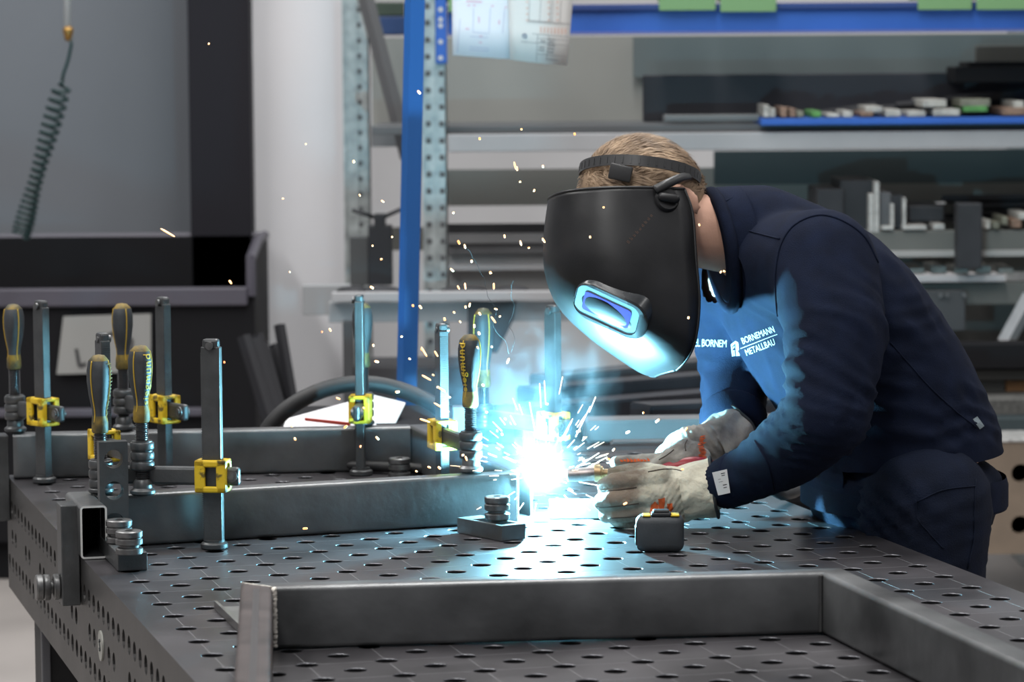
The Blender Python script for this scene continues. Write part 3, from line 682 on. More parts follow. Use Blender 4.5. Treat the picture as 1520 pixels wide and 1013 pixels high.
def seam(pts, r=.0014, name='seam', m=None):
    q = [cast(x, y, .0006) for x, y in cat_rom([(a, b, 0) for a, b in pts], 6) for x, y in [(x, y)]] if False else [cast(p.x, p.y, .0006) for p in cat_rom([(a, b, 0) for a, b in pts], 6)]
    q = [p for p in q if p is not None]
    if len(q) < 3: return None
    bm = nb(); runs = [[q[0]]]
    for p in q[1:]:
        if (p - runs[-1][-1]).length < .05: runs[-1].append(p)
        else: runs.append([p])
    for run in sorted(runs, key=len)[-1:]:
        if len(run) > 2: tube(bm, run, r, 6)
    if not bm.verts: bm.free(); return None
    return obj(name, bm, m or NAVY, shirt, True)
seam([(1164, 540), (1158, 500), (1152, 440), (1152, 400), (1160, 362), (1180, 334), (1215, 320), (1250, 328), (1283, 352), (1303, 390)], .0018)
seam([(1104, 341), (1130, 348), (1158, 355)]); seam([(1075, 300), (1100, 292), (1106, 320), (1104, 350)])
seam([(1303, 488), (1340, 530), (1380, 575), (1420, 612), (1450, 635)])
seam([(1120, 655), (1140, 690), (1150, 735)], .0016); 
# collar band, cuffs, hem
def band(pts, r, name='collar', par=None, m=None):
    bm = nb(); tube(bm, pts, r, 10); return obj(name, bm, m or NAVY, par or shirt, True)
def ringpts(c, nrm, a, b, up, n=36):
    nrm = Vector(nrm).normalized(); u = (Vector(up) - nrm * Vector(up).dot(nrm)).normalized(); v = nrm.cross(u)
    return [c + u * a * cos(2 * pi * i / n) + v * b * sin(2 * pi * i / n) for i in range(n + 1)]
def ribbed(c0, c1, r0, r1, name, n=64, amp=.0012, m=None, par=None, lip=.004):
    bm = nb(); u, v, d = frame(c1 - c0); rs = []
    for t, k in ((0, 1.0), (0, 1.06), (.08, 1.10), (.92, 1.10), (1, 1.04), (1, .9)):
        c = c0.lerp(c1, t); r = (r0 + (r1 - r0) * t) * k
        rs.append([bm.verts.new(c + (u * cos(2 * pi * i / n) + v * sin(2 * pi * i / n)) * (r + amp * (i % 2))) for i in range(n)])
    for a, b in zip(rs, rs[1:]): bridge(bm, a, b)
    return obj(name, bm, m or NAVY, par or shirt, True)
ribbed(A4.lerp(A5, .45), A5 + (A5 - A4) * .2, .0385, .034, 'cuff')
ribbed(B3 + (B2 - B3) * .18, B3 + (B3 - B2) * .2, .050, .046, 'cuff')
bm = nb(); rc = ringpts(V(1070, 372, 5.295), (-.97, -.16, -.16), .093, .088, (0, 0, 1), 48)
tube(bm, rc, .010, 12, cap=False); rd = ringpts(V(1058, 362, 5.29), (-.97, -.16, -.16), .078, .074, (0, 0, 1), 48); re_ = ringpts(V(1074, 352, 5.29), (-.97, -.16, -.16), .058, .057, (0, 0, 1), 48); rf_ = ringpts(V(1112, 374, 5.295), (-.97, -.16, -.16), .106, .098, (0, 0, 1), 48)
qa, qb, qc, qd = [[bm.verts.new(p) for p in L_[:-1]] for L_ in (rc, rd, re_, rf_)]; bridge(bm, qa, qb); bridge(bm, qb, qc); bridge(bm, qa, qd); obj('collar', bm, NAVY, shirt, True)
bm = nb(); rs = []
for dz in (-.034, .0, .012):
    c, a, b_, u = sect(1341, 722, 146, .188, R_(10), (0, 1)); k = 1.012
    rs.append([bm.verts.new(c + (a * math.copysign(abs(cos(t)) ** .86, cos(t)) + b_ * math.copysign(abs(sin(t)) ** .86, sin(t))) * (k if dz != .012 else .99) + Vector((0, 0, dz + .01))) for t in [2 * pi * i / 64 for i in range(64)]])
for a, b in zip(rs, rs[1:]): bridge(bm, a, b)
obj('hem_band', bm, NAVY, shirt, True)
# chest prints
def on_shirt(bm, x, y, ang, scale, shear=0.0, name='chest_print', m=WHITE, lab=None, cond=1.0):
    """a flat print laid on the cloth: picture-sized shape dropped onto the surface"""
    bmesh.ops.triangulate(bm, faces=bm.faces); bmesh.ops.subdivide_edges(bm, edges=[e for e in bm.edges if e.calc_length() > .004], cuts=1)
    bad = []
    for v in bm.verts:
        px_ = v.co.x * scale * cond; py_ = -v.co.y * scale; ca, sa = cos(ang), sin(ang)
        p = cast(x + px_ * ca - py_ * sa + shear * py_, y + px_ * sa + py_ * ca, .0010)
        if p is None: bad.append(v)
        else: v.co = p
    bmesh.ops.delete(bm, geom=bad, context='VERTS')
    o = obj(name, bm, m, shirt); 
    if lab: o['label'] = lab
    return o
t1 = text_bm('BORNEMANN', .012, 0); on_shirt(t1, 1126, 498, R_(-21), 1150, name='chest_print', lab='white capital lettering, upper line of the chest print', cond=.60)
t1 = text_bm('METALLBAU', .012, 0); on_shirt(t1, 1129, 516, R_(-21), 1150, lab='white capital lettering, lower line of the chest print', cond=.62)
bm = nb(); vs = [bm.verts.new(p) for p in ((-.041, -.0006, 0), (.041, -.0006, 0), (.041, .0006, 0), (-.041, .0006, 0))]; bm.faces.new(vs); bmesh.ops.subdivide_edges(bm, edges=bm.edges[:], cuts=6, use_grid_fill=True); on_shirt(bm, 1127, 507, R_(-21), 710, name='print_rule')
bm = nb()                                    # house-shaped mark with an M
for poly in (((-.007, -.012), (-.005, -.012), (-.005, .005), (-.007, .008)), ((-.007, .008), (.002, .013), (.002, .010), (-.005, .005)), ((.000, -.012), (.006, -.012), (.006, .010), (.002, .013)), ((-.004, -.012), (-.002, -.012), (-.002, -.002), (-.004, -.002)), ((-.004, .000), (-.001, .003), (-.001, .0055), (-.004, .003))):
    bm.faces.new([bm.verts.new((a, b, 0)) for a, b in poly])
on_shirt(bm, 1092, 518, R_(-5), 900, name='print_emblem', lab='white building-shaped emblem beside the chest print')
t1 = text_bm('EL BORNEM', .0125, 0, 1, .92, 2)
on_shirt(t1, 1055, 510, R_(2), 1250, name='name_print', lab='bold white lettering beside the helmet edge', cond=.62)
bm = nb(); vs = [bm.verts.new(p) for p in ((-.004, -.009, 0), (.004, -.009, 0), (.004, .009, 0), (-.004, .009, 0))]; bm.faces.new(vs); on_shirt(bm, 1452, 628, R_(-35), 1000, name='side_tag', m=mat('grey_tag', (.16, .20, .22), .7), lab='small grey woven tag at the hem')
# print across the shoulders, seen edge-on from the front
bm = nb(); pts = []
for i in range(15):
    P = V(1236 + 44 * i / 14, 200, 5.27); h = shirt_bvh.ray_cast(Vector((P.x, 5.27, 2)), Vector((0, 0, -1)))
    r_ = []
    for k in range(7):
        h = shirt_bvh.ray_cast(Vector((P.x, 5.15 + .045 * k, 2)), Vector((0, 0, -1))); r_.append(bm.verts.new(h[0] + h[1] * .0015) if h[0] else None)
    pts.append(r_)
for a, b in zip(pts, pts[1:]):
    for k in range(6):
        q = (a[k], a[k + 1], b[k + 1], b[k])
        if None not in q: bm.faces.new(q)
o = obj('back_print', bm, WHITE, shirt); o['label'] = 'white print across the upper back'

# trousers and boots
bm = nb(); loft(bm, [sect(1338, 770, 128, .175, R_(8), (0, 1)), sect(1340, 730, 142, .184, R_(10), (0, 1)), sect(1340, 700, 142, .184, R_(10), (0, 1)), sect(1336, 680, 120, .16, R_(10), (0, 1))])
loft(bm, [sect(1345, 830, 90, .15, R_(8), (0, 1)), sect(1338, 770, 128, .175, R_(8), (0, 1))])
for hp, kn, an in ((HIPN, KN, AN), (HIPF, KF, AF)):
    chain(bm, [(hp, .108), (hp.lerp(kn, .4), .096), (kn, .078), (kn.lerp(an, .5), .072), (an + Vector((0, 0, .02)), .062)], 20)
me = fuse(bm, .009, 5)
folds(me, [(V(1300, 770, 5.1), .16, Vector((.45, 0, .9)), .07, .007, 0), (V(1420, 800, 5.1), .12, Vector((-.3, 0, .95)), .08, .005, 1), (KN, .14, Vector((0, 0, 1)), .06, .006, 0), (AN, .12, Vector((0, 0, 1)), .04, .006, 0), (AF, .12, Vector((0, 0, 1)), .04, .006, 0)])
bm = nb(); bm.from_mesh(me); tro_bvh = BVHTree.FromBMesh(bm); bm.free()
trousers = obj('trousers', me, NAVY2, person, True)
def cast2(x, y, off=.001):
    d = (V(x, y, 5.0) - CAMP).normalized(); h = tro_bvh.ray_cast(CAMP, d); return h[0] + h[1] * off if h[0] else None
def seam2(pts, r=.0012, name='pocket_seam'):
    q = [p for p in (cast2(p.x, p.y) for p in cat_rom([(a, b, 0) for a, b in pts], 6)) if p]
    if len(q) > 3: bm = nb(); tube(bm, q, r, 6); obj(name, bm, NAVY2, trousers, True)
seam2([(1360, 742), (1362, 770), (1378, 790), (1400, 815)]); seam2([(1448, 712), (1446, 760), (1445, 800), (1436, 845)]); seam2([(1362, 745), (1400, 728), (1448, 722)])
bm = nb(); q = [p for p in (cast2(a, b, .004) for a, b in ((1474, 716), (1478, 740), (1481, 765), (1484, 778))) if p]
if len(q) > 2: tube(bm, q, .0028, 8); o = obj('pocket_zip', bm, RUB, trousers, True)
else: bm.free()
bm = nb(); c, a, b_, u = sect(1340, 716, 147, .190, R_(10), (0, 1)); rs = []
for dz in (-.034, 0): rs.append([bm.verts.new(c + (a * math.copysign(abs(cos(t)) ** .86, cos(t)) + b_ * math.copysign(abs(sin(t)) ** .86, sin(t))) + Vector((0, 0, dz))) for t in [2 * pi * i / 64 for i in range(64)]])
bridge(bm, *rs); obj('waistband', bm, NAVY2, trousers, True)
for an in (AN, AF):
    bm = nb(); d = Vector((-1, -.15, 0)).normalized(); l_ = Vector((-d.y, d.x, 0))
    seg(bm, an + Vector((0, 0, .10)), an, .050, .048); seg(bm, an - d * .03 + Vector((0, 0, -.03)), an + d * .14 + Vector((0, 0, -.045)), .042, .038)
    seg(bm, an + Vector((0, 0, -.02)), an + d * .08 + Vector((0, 0, -.035)), .05, .045)
    me = fuse(bm, .008, 3)
    for v in me.vertices: v.co.z = max(v.co.z, .012)
    bt = obj('boot', me, RUB, person, True)
    bm = nb(); P0 = an - d * .065; P1 = an + d * .175
    q0 = [P0 + l_ * .04, P0 - l_ * .04, P1 - l_ * .045, P1 + l_ * .045]; lo = [bm.verts.new(Vector((p.x, p.y, .0))) for p in q0]; hi = [bm.verts.new(Vector((p.x, p.y, .028))) for p in q0]
    bridge(bm, lo, hi); bm.faces.new(lo[::-1]); bm.faces.new(hi); bmesh.ops.bevel(bm, geom=bm.edges[:], offset=.012, segments=3, affect='EDGES'); obj('sole', bm, RUB, bt)

# ---------------- welding helmet (worn) ----------------
psm = R_(20); rh = R_(-13)
RXh = Matrix.Rotation(rh, 3, 'X'); DH = 5.27
Fm = Vector((-cos(psm), -sin(psm), 0)); Lm = Vector((sin(psm), -cos(psm), 0))
def helm(u, l, z): return HC + RXh @ (Fm * u + Lm * l + Vector((0, 0, z)))
def helm_uz(x, y, l):      # local u, z so that the point at lateral l lands on picture point x, y (at about the head's depth)
    u, z = .08, 0
    for _ in range(12):
        P = helm(u, l, z); T = V(x, y, P.y); u += -(T.x - P.x) / cos(psm); z += (T.z - P.z)
    return u, z
Wm = .118
Ppx = [(821, 291), (815, 345), (817, 398), (836, 446), (878, 486), (930, 522), (962, 543), (984, 554)]
Qpx = [(1016, 281), (1028, 318), (1033, 385), (1038, 445), (1034, 495), (1026, 522), (1014, 540), (1003, 550)]
Wt = [.104, .112, .118, .118, .110, .094, .070, .040]
def interp_list(L, t):
    a = cat_rom([(*p, 0) for p in L], 8); return a[int(round(t * (len(a) - 1)))]
NT, NPH = 48, 48; grid = []
bm = nb(); Pu = [helm_uz(x, y, 0) for x, y in Ppx]; Qu = [helm_uz(x, y, w_) for (x, y), w_ in zip(Qpx, Wt)]
def shell(t, ph, off=0.0):
    P = interp_list(Pu, t); Q = interp_list(Qu, t); w_ = interp_list([(a, 0) for a in Wt], t).x
    c = abs(cos(ph)) ** .75; return helm(Q.x + (P.x - Q.x) * c + off * cos(ph), (w_ + off) * math.copysign(abs(sin(ph)) ** .9, ph), Q.y + (P.y - Q.y) * c)
for i in range(NT + 1): grid.append([bm.verts.new(shell(i / NT, -pi / 2 + pi * j / NPH)) for j in range(NPH + 1)])
for i in range(NT):
    for j in range(NPH): bm.faces.new((grid[i][j], grid[i][j + 1], grid[i + 1][j + 1], grid[i + 1][j]))
bmesh.ops.remove_doubles(bm, verts=bm.verts, dist=1e-5)
hbvh = BVHTree.FromBMesh(bm)
helmet = obj('welding_helmet', bm, BLKP, person, True); helmet['label'] = 'black welding helmet, underside lit cyan by the arc'
sd = helmet.modifiers.new('s', 'SOLIDIFY'); sd.thickness = .003; sd.offset = 0
# rolled edge
bm = nb(); edge = [shell(0, -pi / 2 + pi * j / 60) for j in range(61)]; tube(bm, edge, .0028, 8)
e2 = [shell(i / 60, pi / 2) for i in range(61)] + [shell(1, pi / 2 - pi * j / 30) for j in range(31)] + [shell(1 - i / 60, -pi / 2) for i in range(61)]
tube(bm, [p for k, p in enumerate(e2) if k == 0 or (p - e2[k - 1]).length > 1e-4], .0024, 8); obj('rolled_rim', bm, BLKP, helmet, True)
# lens surround and glass
def win(du, dl, dn):      # window frame: du along the profile, dl lateral, dn outward
    return WC + WU * du + WL * dl + WN * dn
def hp(x, y):
    d = (V(x, y, 5.0) - CAMP).normalized(); return hbvh.ray_cast(CAMP, d)
Pm, Nm = hp(900, 461)[:2]; Pa = hp(862, 442)[0]; Pb = hp(938, 477)[0]
WU = (Pb - Pa).normalized(); Nm = Nm if Nm.dot(Pm - HC) > 0 else -Nm; WL = WU.cross(Nm).normalized(); WN = WU.cross(WL).normalized()
if WN.dot(Pm - HC) < 0: WN = -WN
WC = Pm - WN * .003
def rr_ring(bm, a, b, r, dn, k=6, cx=0): return [bm.verts.new(win(x + cx, y, dn)) for x, y in rrect(2 * a, 2 * b, r, k)]
bm = nb(); R1 = [rr_ring(bm, .066, .040, .034, -.030, cx=.006), rr_ring(bm, .063, .038, .032, .000, cx=.006), rr_ring(bm, .060, .035, .028, .003, cx=.005), rr_ring(bm, .054, .030, .018, .003), rr_ring(bm, .052, .028, .014, -.001)]
for a, b in zip(R1, R1[1:]): bridge(bm, a, b)
obj('lens_surround', bm, mat('dark_lens_surround', (.03, .033, .036), .25, 0, .3, 30), helmet, True, 40)
bm = nb(); r = rr_ring(bm, .0525, .0285, .014, .0018); r2 = rr_ring(bm, .0525, .0285, .014, .0000); bridge(bm, r, r2); bm.faces.new(r); bm.faces.new(r2[::-1])
o = obj('cover_lens', bm, mat('clear_lens_glass', (.22, .30, .33), .08, 0, 0, spec=.8), helmet); o['label'] = 'glossy rectangular filter window'
bm = nb(); r = rr_ring(bm, .040, .019, .006, .0026); r2 = rr_ring(bm, .040, .019, .006, .0020); bridge(bm, r, r2); bm.faces.new(r); bm.faces.new(r2[::-1])
obj('filter_glass', bm, mat('violet_filter_glass', (.12, .10, .45), .05, .3, 0, spec=.9), helmet)
# recessed grip hollow (dark) on the near side above the lens and side swell
def on_helm(x, y, off=.002):
    d = (V(x, y, 5.0) - CAMP).normalized(); h = hbvh.ray_cast(CAMP, d)
    if h[0] is None: return None
    n = h[1] if h[1].dot(d) < 0 else -h[1]; return h[0] + n * off, n
def helm_poly(pts, name, m, off=.003, th=.002, lab=None):
    q = [on_helm(x, y, off) for x, y in pts]; q = [a for a in q if a]
    if len(q) < 3: return
    bm = nb(); c = on_helm(sum(p[0] for p in pts) / len(pts), sum(p[1] for p in pts) / len(pts), off); 
    if not c: bm.free(); return
    cv = bm.verts.new(c[0]); vs = [bm.verts.new(a[0]) for a in q]; lo = [bm.verts.new(a[0] - a[1] * th * 2) for a in q]
    for i in range(len(vs)): bm.faces.new((cv, vs[i], vs[(i + 1) % len(vs)])); bm.faces.new((vs[i], lo[i], lo[(i + 1) % len(vs)], vs[(i + 1) % len(vs)]))
    o = obj(name, bm, m, helmet, True, 50)
    if lab: o['label'] = lab
# side lettering, knob
kb = on_helm(989, 298, 0); KN_ = kb[1] if kb else -Vector((0, 1, 0)); KP = kb[0] if kb else helm(0, Wm, 0)
bm = nb(); lathe(bm, [(0, -.004), (.0195, -.004), (.0195, .004), (.017, .008), (.0, .008)], KP, KN_, 32); 
kn = obj('pivot_knob', bm, BLKP, helmet, True, 35)
bm = nb(); u, v, d = frame(KN_); bx = Vector((1, 0, -.15)).normalized()
seg(bm, KP + KN_ * .012 - bx * .010, KP + KN_ * .012 + bx * .010, .0075, .0075); obj('knob_grip', bm, BLKP, helmet, True)
bm = nb(); rnd = random.Random(5)
x, y = 932, 363
for k in range(9):                           # faded maker lettering too worn to read
    a = on_helm(934 + k * 4.2, 362 - k * 4.9, .0017); 
    if a:
        uu = Vector((.6, 0, .75)).normalized(); vv = Vector((-.75, 0, .6)).normalized(); P, n_ = a
        for q in range(2):
            s0 = P + uu * (q * .0018) + vv * rnd.uniform(-.002, 0); s1 = s0 + vv * rnd.uniform(.003, .0055) ; w_ = uu * .0004
            s0 = on_helm(*[934 + k * 4.2 + q * 1.2, 362 - k * 4.9 - q * 1.4], .0016)[0]; s1 = s0 + vv * rnd.uniform(.003, .006)
            bm.faces.new([bm.verts.new(p) for p in (s0 - w_, s0 + w_, s1 + w_, s1 - w_)])
obj('worn_lettering', bm, mat('rust_brown_print', (.13, .075, .05), .7), helmet)
# head harness
def harness_ring(cx, cy, rx, ry, tilt, wd, name, th0=0, th1=2 * pi, n=90, slots=True):
    c = V(cx, cy, 5.27); bm = nb(); R = Matrix.Rotation(R_(6), 3, 'Y') @ Matrix.Rotation(tilt, 3, 'X'); inn, out = [], []
    rows = []
    for i in range(n + 1):
        a = th0 + (th1 - th0) * i / n; p = Vector((rx * cos(a), ry * sin(a), 0)); nr = Vector((cos(a) / rx, sin(a) / ry, 0)).normalized()
        zz = Vector((0, 0, 1)); ro = []
        for dn, dz in ((0, -wd / 2), (.0025, -wd / 2), (.0025, wd / 2), (0, wd / 2)): ro.append(bm.verts.new(c + R @ (p + nr * dn + zz * dz)))
        rows.append(ro)
    for a, b in zip(rows, rows[1:]): bridge(bm, a, b)
    bm.faces.new(rows[0]); bm.faces.new(rows[-1][::-1])
    if slots:
        for i in range(0, n, 2):
            a = th0 + (th1 - th0) * (i + .5) / n; p = Vector((rx * cos(a), ry * sin(a), 0)); nr = Vector((cos(a) / rx, sin(a) / ry, 0)).normalized(); tg = Vector((-nr.y, nr.x, 0))
            q = [c + R @ (p + nr * .0034 + tg * s * .0010 + Vector((0, 0, z))) for s, z in ((-1, -wd * .3), (1, -wd * .3), (1, wd * .3), (-1, wd * .3))]
            r2 = [c + R @ (p + nr * .0020 + tg * s * .0010 + Vector((0, 0, z))) for s, z in ((-1, -wd * .3), (1, -wd * .3), (1, wd * .3), (-1, wd * .3))]
            A = [bm.verts.new(x) for x in q]; B = [bm.verts.new(x) for x in r2]; bridge(bm, A, B); bm.faces.new(A)
    return obj(name, bm, mat('grey_harness_plastic', (.035, .035, .036), .4), helmet, True, 35)
harness_ring(950, 260, .0935, .0905, R_(-16), .017, 'head_band')
bm = nb(); hb = [(1030, 262, 5.26), (1012, 264, 5.19), (992, 272, 5.165), (972, 282, 5.16)]
pts = [V(*p) for p in hb]; tube(bm, cat_rom(pts, 6), [.0075] * 19, 8); obj('harness_arm', bm, mat('grey_harness_plastic', (.03,) * 3), helmet, True)
bm = nb(); P = V(921, 257, 5.182); box(bm, -.018, .018, -.004, .004, -.012, .013, .003, M=Matrix.Translation(P) @ Matrix.Rotation(R_(-12), 4, 'Z') @ Matrix.Rotation(R_(12), 4, 'Y')); obj('band_buckle', bm, mat('grey_harness_plastic', (.03,) * 3), helmet, True, 35)

# ---------------- gloves ----------------
def W(x, y, Y): return V(x, y, Y)
def glove(name, segs, ells, parent_label, m, voxel=.0030):
    bm = nb()
    for ch in segs: chain(bm, ch, 16)
    for c, ax in ells: ell(bm, c, ax, 24, 14)
    me = fuse(bm, voxel, 2, .5)
    if 'near' in parent_label: folds(me, [(W(1005, 745, 5.16), .035, Vector((.8, 0, -.6)), .017, .0030, 0), (W(1030, 715, 5.16), .030, Vector((.9, 0, .4)), .014, .0022, 1), (W(955, 735, 5.16), .03, Vector((.3, 0, 1)), .022, .0014, 2)], .0004)
    else: folds(me, [(W(1045, 662, 5.3), .04, Vector((.8, 0, .6)), .020, .003, 0)], .0004)
    for v in me.vertices:                     # creased leather
        p = v.co; v.co = p + v.normal * (.0016 * noise.noise(p * 38) + .0009 * noise.noise(p * 90))
    o = obj(name, me, m, person, True); o['label'] = parent_label; return o
gY = 5.19
# left hand (near the viewer): palm resting over the torch, four fingers curled to the left, thumb behind
kx = [(936, 712), (938, 737), (940, 760), (948, 776)]
seg_l = [[(W(1052, 725, gY), .0385), (W(1020, 728, gY), .0375), (W(985, 735, gY), .0385), (W(958, 740, gY), .0365)],
         [(W(980, 712, gY - .012), .022), (W(936, 714, gY - .020), .0165), (W(912, 715, gY - .018), .0140), (W(898, 722, gY), .0135), (W(902, 730, gY + .022), .0125)],
         [(W(975, 735, gY - .020), .022), (W(934, 740, gY - .028), .0160), (W(908, 743, gY - .026), .0140), (W(893, 746, gY - .006), .0138), (W(900, 750, gY + .018), .0125)],
         [(W(975, 755, gY - .016), .021), (W(938, 762, gY - .022), .0145), (W(914, 765, gY - .020), .0125), (W(900, 764, gY - .002), .0130), (W(906, 764, gY + .020), .012)],
         [(W(985, 765, gY - .004), .018), (W(950, 772, gY - .008), .0140), (W(928, 773, gY - .006), .0120), (W(916, 772, gY + .010), .0112), (W(920, 770, gY + .026), .0105)],
         [(W(1000, 715, gY + .020), .022), (W(965, 704, gY + .038), .018), (W(935, 702, gY + .044), .015), (W(912, 704, gY + .044), .013)]]
gl = glove('left_glove', seg_l, [(W(1000, 735, gY), (Vector((.062, 0, -.004)), Vector((0, .030, 0)), Vector((0, 0, .0445)))), (W(975, 735, gY - .006), (Vector((.048, 0, -.004)), Vector((0, .030, 0)), Vector((0, 0, .042)))) ], 'cream leather glove on the near hand, sooty at the fingers', LEATH)
# gauntlet with dark edge binding
def gauntlet(par, c0, c1, r0, r1, wob, m, flat=.82):
    bm = nb(); u, v, d = frame(c1 - c0); n = 96; rs = []
    K = 22
    for j in range(K + 1):
        t = j / K; c = c0.lerp(c1, t); r = r0 + (r1 - r0) * t
        rs.append([bm.verts.new(c + (u * cos(2 * pi * i / n) * flat + v * sin(2 * pi * i / n)) * (r * (1 + wob * t * sin(3 * 2 * pi * i / n + 1) + wob * .5 * sin(7 * 2 * pi * i / n + 5 * t)))) for i in range(n)])
    for a, b in zip(rs, rs[1:]): bridge(bm, a, b)
    inner = [[bm.verts.new(v_.co.lerp(c1, .06)) for v_ in rs[-1]]]; bridge(bm, rs[-1], inner[0]); cn = bm.verts.new(c0)
    for i in range(n): bm.faces.new((inner[0][i], inner[0][(i + 1) % n], cn))
    edge = [v_.co.copy() for v_ in rs[-1]] + [rs[-1][0].co.copy()]
    g_me = None
    for vv in bm.verts: vv.co += Vector((.6, 0, .3)) * .0016 * noise.noise(vv.co * 60) + Vector((0, -1, 0)) * .0060 * (.35 - abs(noise.noise(Vector((vv.co.x * 34 + vv.co.z * 22, vv.co.y * 30, vv.co.z * 44 - vv.co.x * 18)))))
    g_ = obj('gauntlet', bm, m, par, True); bm = nb(); tube(bm, edge, .0026, 8); obj('edge_binding', bm, mat('dark_binding', (.03, .032, .033), .8), par, True); return g_
g0, g1 = W(1012, 732, gY), W(1060, 725, gY - .004)
gg = gauntlet(gl, g0, g1, .041, .0475, .05, LEATH, 1.0)
# orange crest printed on the back of the glove
gm = nb(); gm.from_mesh(gl.data); gbv = BVHTree.FromBMesh(gm); gm.free()
def on_mesh(bv, x, y, off=.0012):
    d = (V(x, y, 5.0) - CAMP).normalized(); h = bv.ray_cast(CAMP, d)
    return None if h[0] is None else h[0] + (h[1] if h[1].dot(d) < 0 else -h[1]) * off
def decal(bv, polys, name, m, par, lab=None, off=.0013):
    bm = nb()
    for poly in polys:
        vs = [bm.verts.new((a, b, 0)) for a, b in poly]; bm.faces.new(vs)
    bmesh.ops.triangulate(bm, faces=bm.faces)
    for _ in range(2): bmesh.ops.subdivide_edges(bm, edges=bm.edges[:], cuts=1, use_grid_fill=True)
    bad = []
    for v in bm.verts:
        p = on_mesh(bv, v.co.x, v.co.y, off)
        if p is None: bad.append(v)
        else: v.co = p
    bmesh.ops.delete(bm, geom=bad, context='VERTS'); o = obj(name, bm, m, par)
    if lab: o['label'] = lab
decal(gbv, [((964, 764), (966, 750), (972, 744), (978, 750), (977, 764)), ((977, 741), (987, 739), (985, 764), (979, 764)), ((990, 748), (998, 747), (999, 756), (990, 766)), ((961, 768), (975, 766), (975, 770), (962, 771)), ((985, 766), (1000, 762), (1000, 768), (986, 770))], 'glove_crest', ORANGE, gl, 'orange leaf-shaped print on the glove back')
# glove care label
bm = nb(); q = [W(1057, 702, 5.108), W(1079, 697, 5.098), W(1084, 732, 5.096), W(1066, 736, 5.106)]
vs = [bm.verts.new(p) for p in q]; f = bm.faces.new(vs); r = bmesh.ops.extrude_face_region(bm, geom=[f]); [setattr(v, 'co', v.co + Vector((0, .0008, 0))) for v in r['geom'] if isinstance(v, bmesh.types.BMVert)]
o = obj('care_label', bm, mat('white_label', (.62, .60, .58), .8), gl); o['label'] = 'white care label sticking out of the cuff'
bm = nb()
for (a, b, w_, h_) in ((1070, 703, 6, 1.4), (1071, 706, 5, 1.2), (1073, 720, 6, 1.4), (1074, 724, 5, 1.2), (1066, 712, 4, .6), (1067, 716, 6, .6)):
    bm.faces.new([bm.verts.new(W(x, y, 5.0945)) for x, y in ((a, b), (a + w_, b - w_ * .2), (a + w_, b - w_ * .2 + h_), (a, b + h_))])
obj('label_marks', bm, RUB, gl)
# right hand (far): holds the torch, index finger along it
rY = 5.30
seg_r = [[(W(1050, 690, rY + .02), .034), (W(1025, 712, rY - .005), .030), (W(1000, 722, rY - .02), .026)], [(W(1085, 690, rY + .03), .030), (W(1050, 705, rY + .02), .030)], [(W(1075, 655, rY + .04), .036), (W(1048, 662, rY + .02), .036), (W(1020, 672, rY + .005), .034), (W(998, 682, rY), .030)],  # first two chains: unseen palm heel added to block arc light
         [(W(1010, 684, rY - .02), .018), (W(975, 686, rY - .035), .0150), (W(945, 688, rY - .045), .0135), (W(917, 688, rY - .05), .0125)],
         [(W(1005, 690, rY - .03), .016), (W(978, 700, rY - .05), .0145), (W(955, 702, rY - .06), .013), (W(940, 704, rY - .05), .0125)],
         [(W(1015, 668, rY - .03), .018), (W(990, 684, rY - .055), .0155), (W(975, 697, rY - .062), .014), (W(972, 706, rY - .045), .0125)],
         [(W(1030, 672, rY - .035), .018), (W(1006, 690, rY - .060), .0155), (W(992, 703, rY - .066), .014), (W(990, 711, rY - .05), .0125)],
         [(W(1040, 680, rY - .030), .017), (W(1022, 695, rY - .052), .0145), (W(1010, 706, rY - .058), .0130), (W(1008, 713, rY - .045), .012)]]
gr = glove('right_glove', seg_r, [(W(1030, 665, rY + .008), (Vector((.052, 0, .010)), Vector((0, .030, 0)), Vector((-.006, 0, .036))))], 'soot-stained leather glove on the far hand, index finger along the torch', LEATH2)
gauntlet(gr, W(1052, 668, rY + .02), W(1094, 640, rY + .06), .038, .044, .05, LEATH2, 1.0)
def crease(bv, pts, r, par, name='seam_line', m=None):
    q = [on_mesh(bv, p.x, p.y, .0001) for p in cat_rom([(a, b, 0) for a, b in pts], 6)]; q = [p for p in q if p is not None]; runs = [[q[0]]] if q else []
    for p in q[1:]:
        if (p - runs[-1][-1]).length < .012: runs[-1].append(p)
        else: runs.append([p])
    bm = nb()
    for rn in runs:
        if len(rn) > 2: tube(bm, rn, r, 6)
    if bm.verts: obj(name, bm, m or mat('dark_crease', (.05, .035, .025), .9), par, True)
    else: bm.free()
for pts in (((889, 731), (905, 729), (925, 727), (945, 724)), ((888, 754), (905, 753), (925, 751), (948, 748)), ((903, 770), (918, 769), (935, 768), (950, 766)), ((962, 701), (985, 697), (1005, 698), (1022, 704))): crease(gbv, pts, .0011, gl)
gm = nb(); gm.from_mesh(gr.data); rbv = BVHTree.FromBMesh(gm); gm.free()
rp = random.Random(2); polys = []
for k in range(11): y_ = 648 + k * 3; polys.append(((1038 + rp.uniform(-3, 3), y_), (1046 + rp.uniform(-3, 3), y_ + rp.uniform(-1, 1)), (1045 + rp.uniform(-3, 2), y_ + 2.2), (1037 + rp.uniform(-3, 2), y_ + 2)))
decal(rbv, polys, 'glove_print', ORANGE, gr, 'worn orange print on the glove')
for pts in (((1022, 650), (1017, 660), (1018, 670)), ((1000, 668), (990, 676), (978, 683))): crease(rbv, pts, .0009, gr)
polys = []
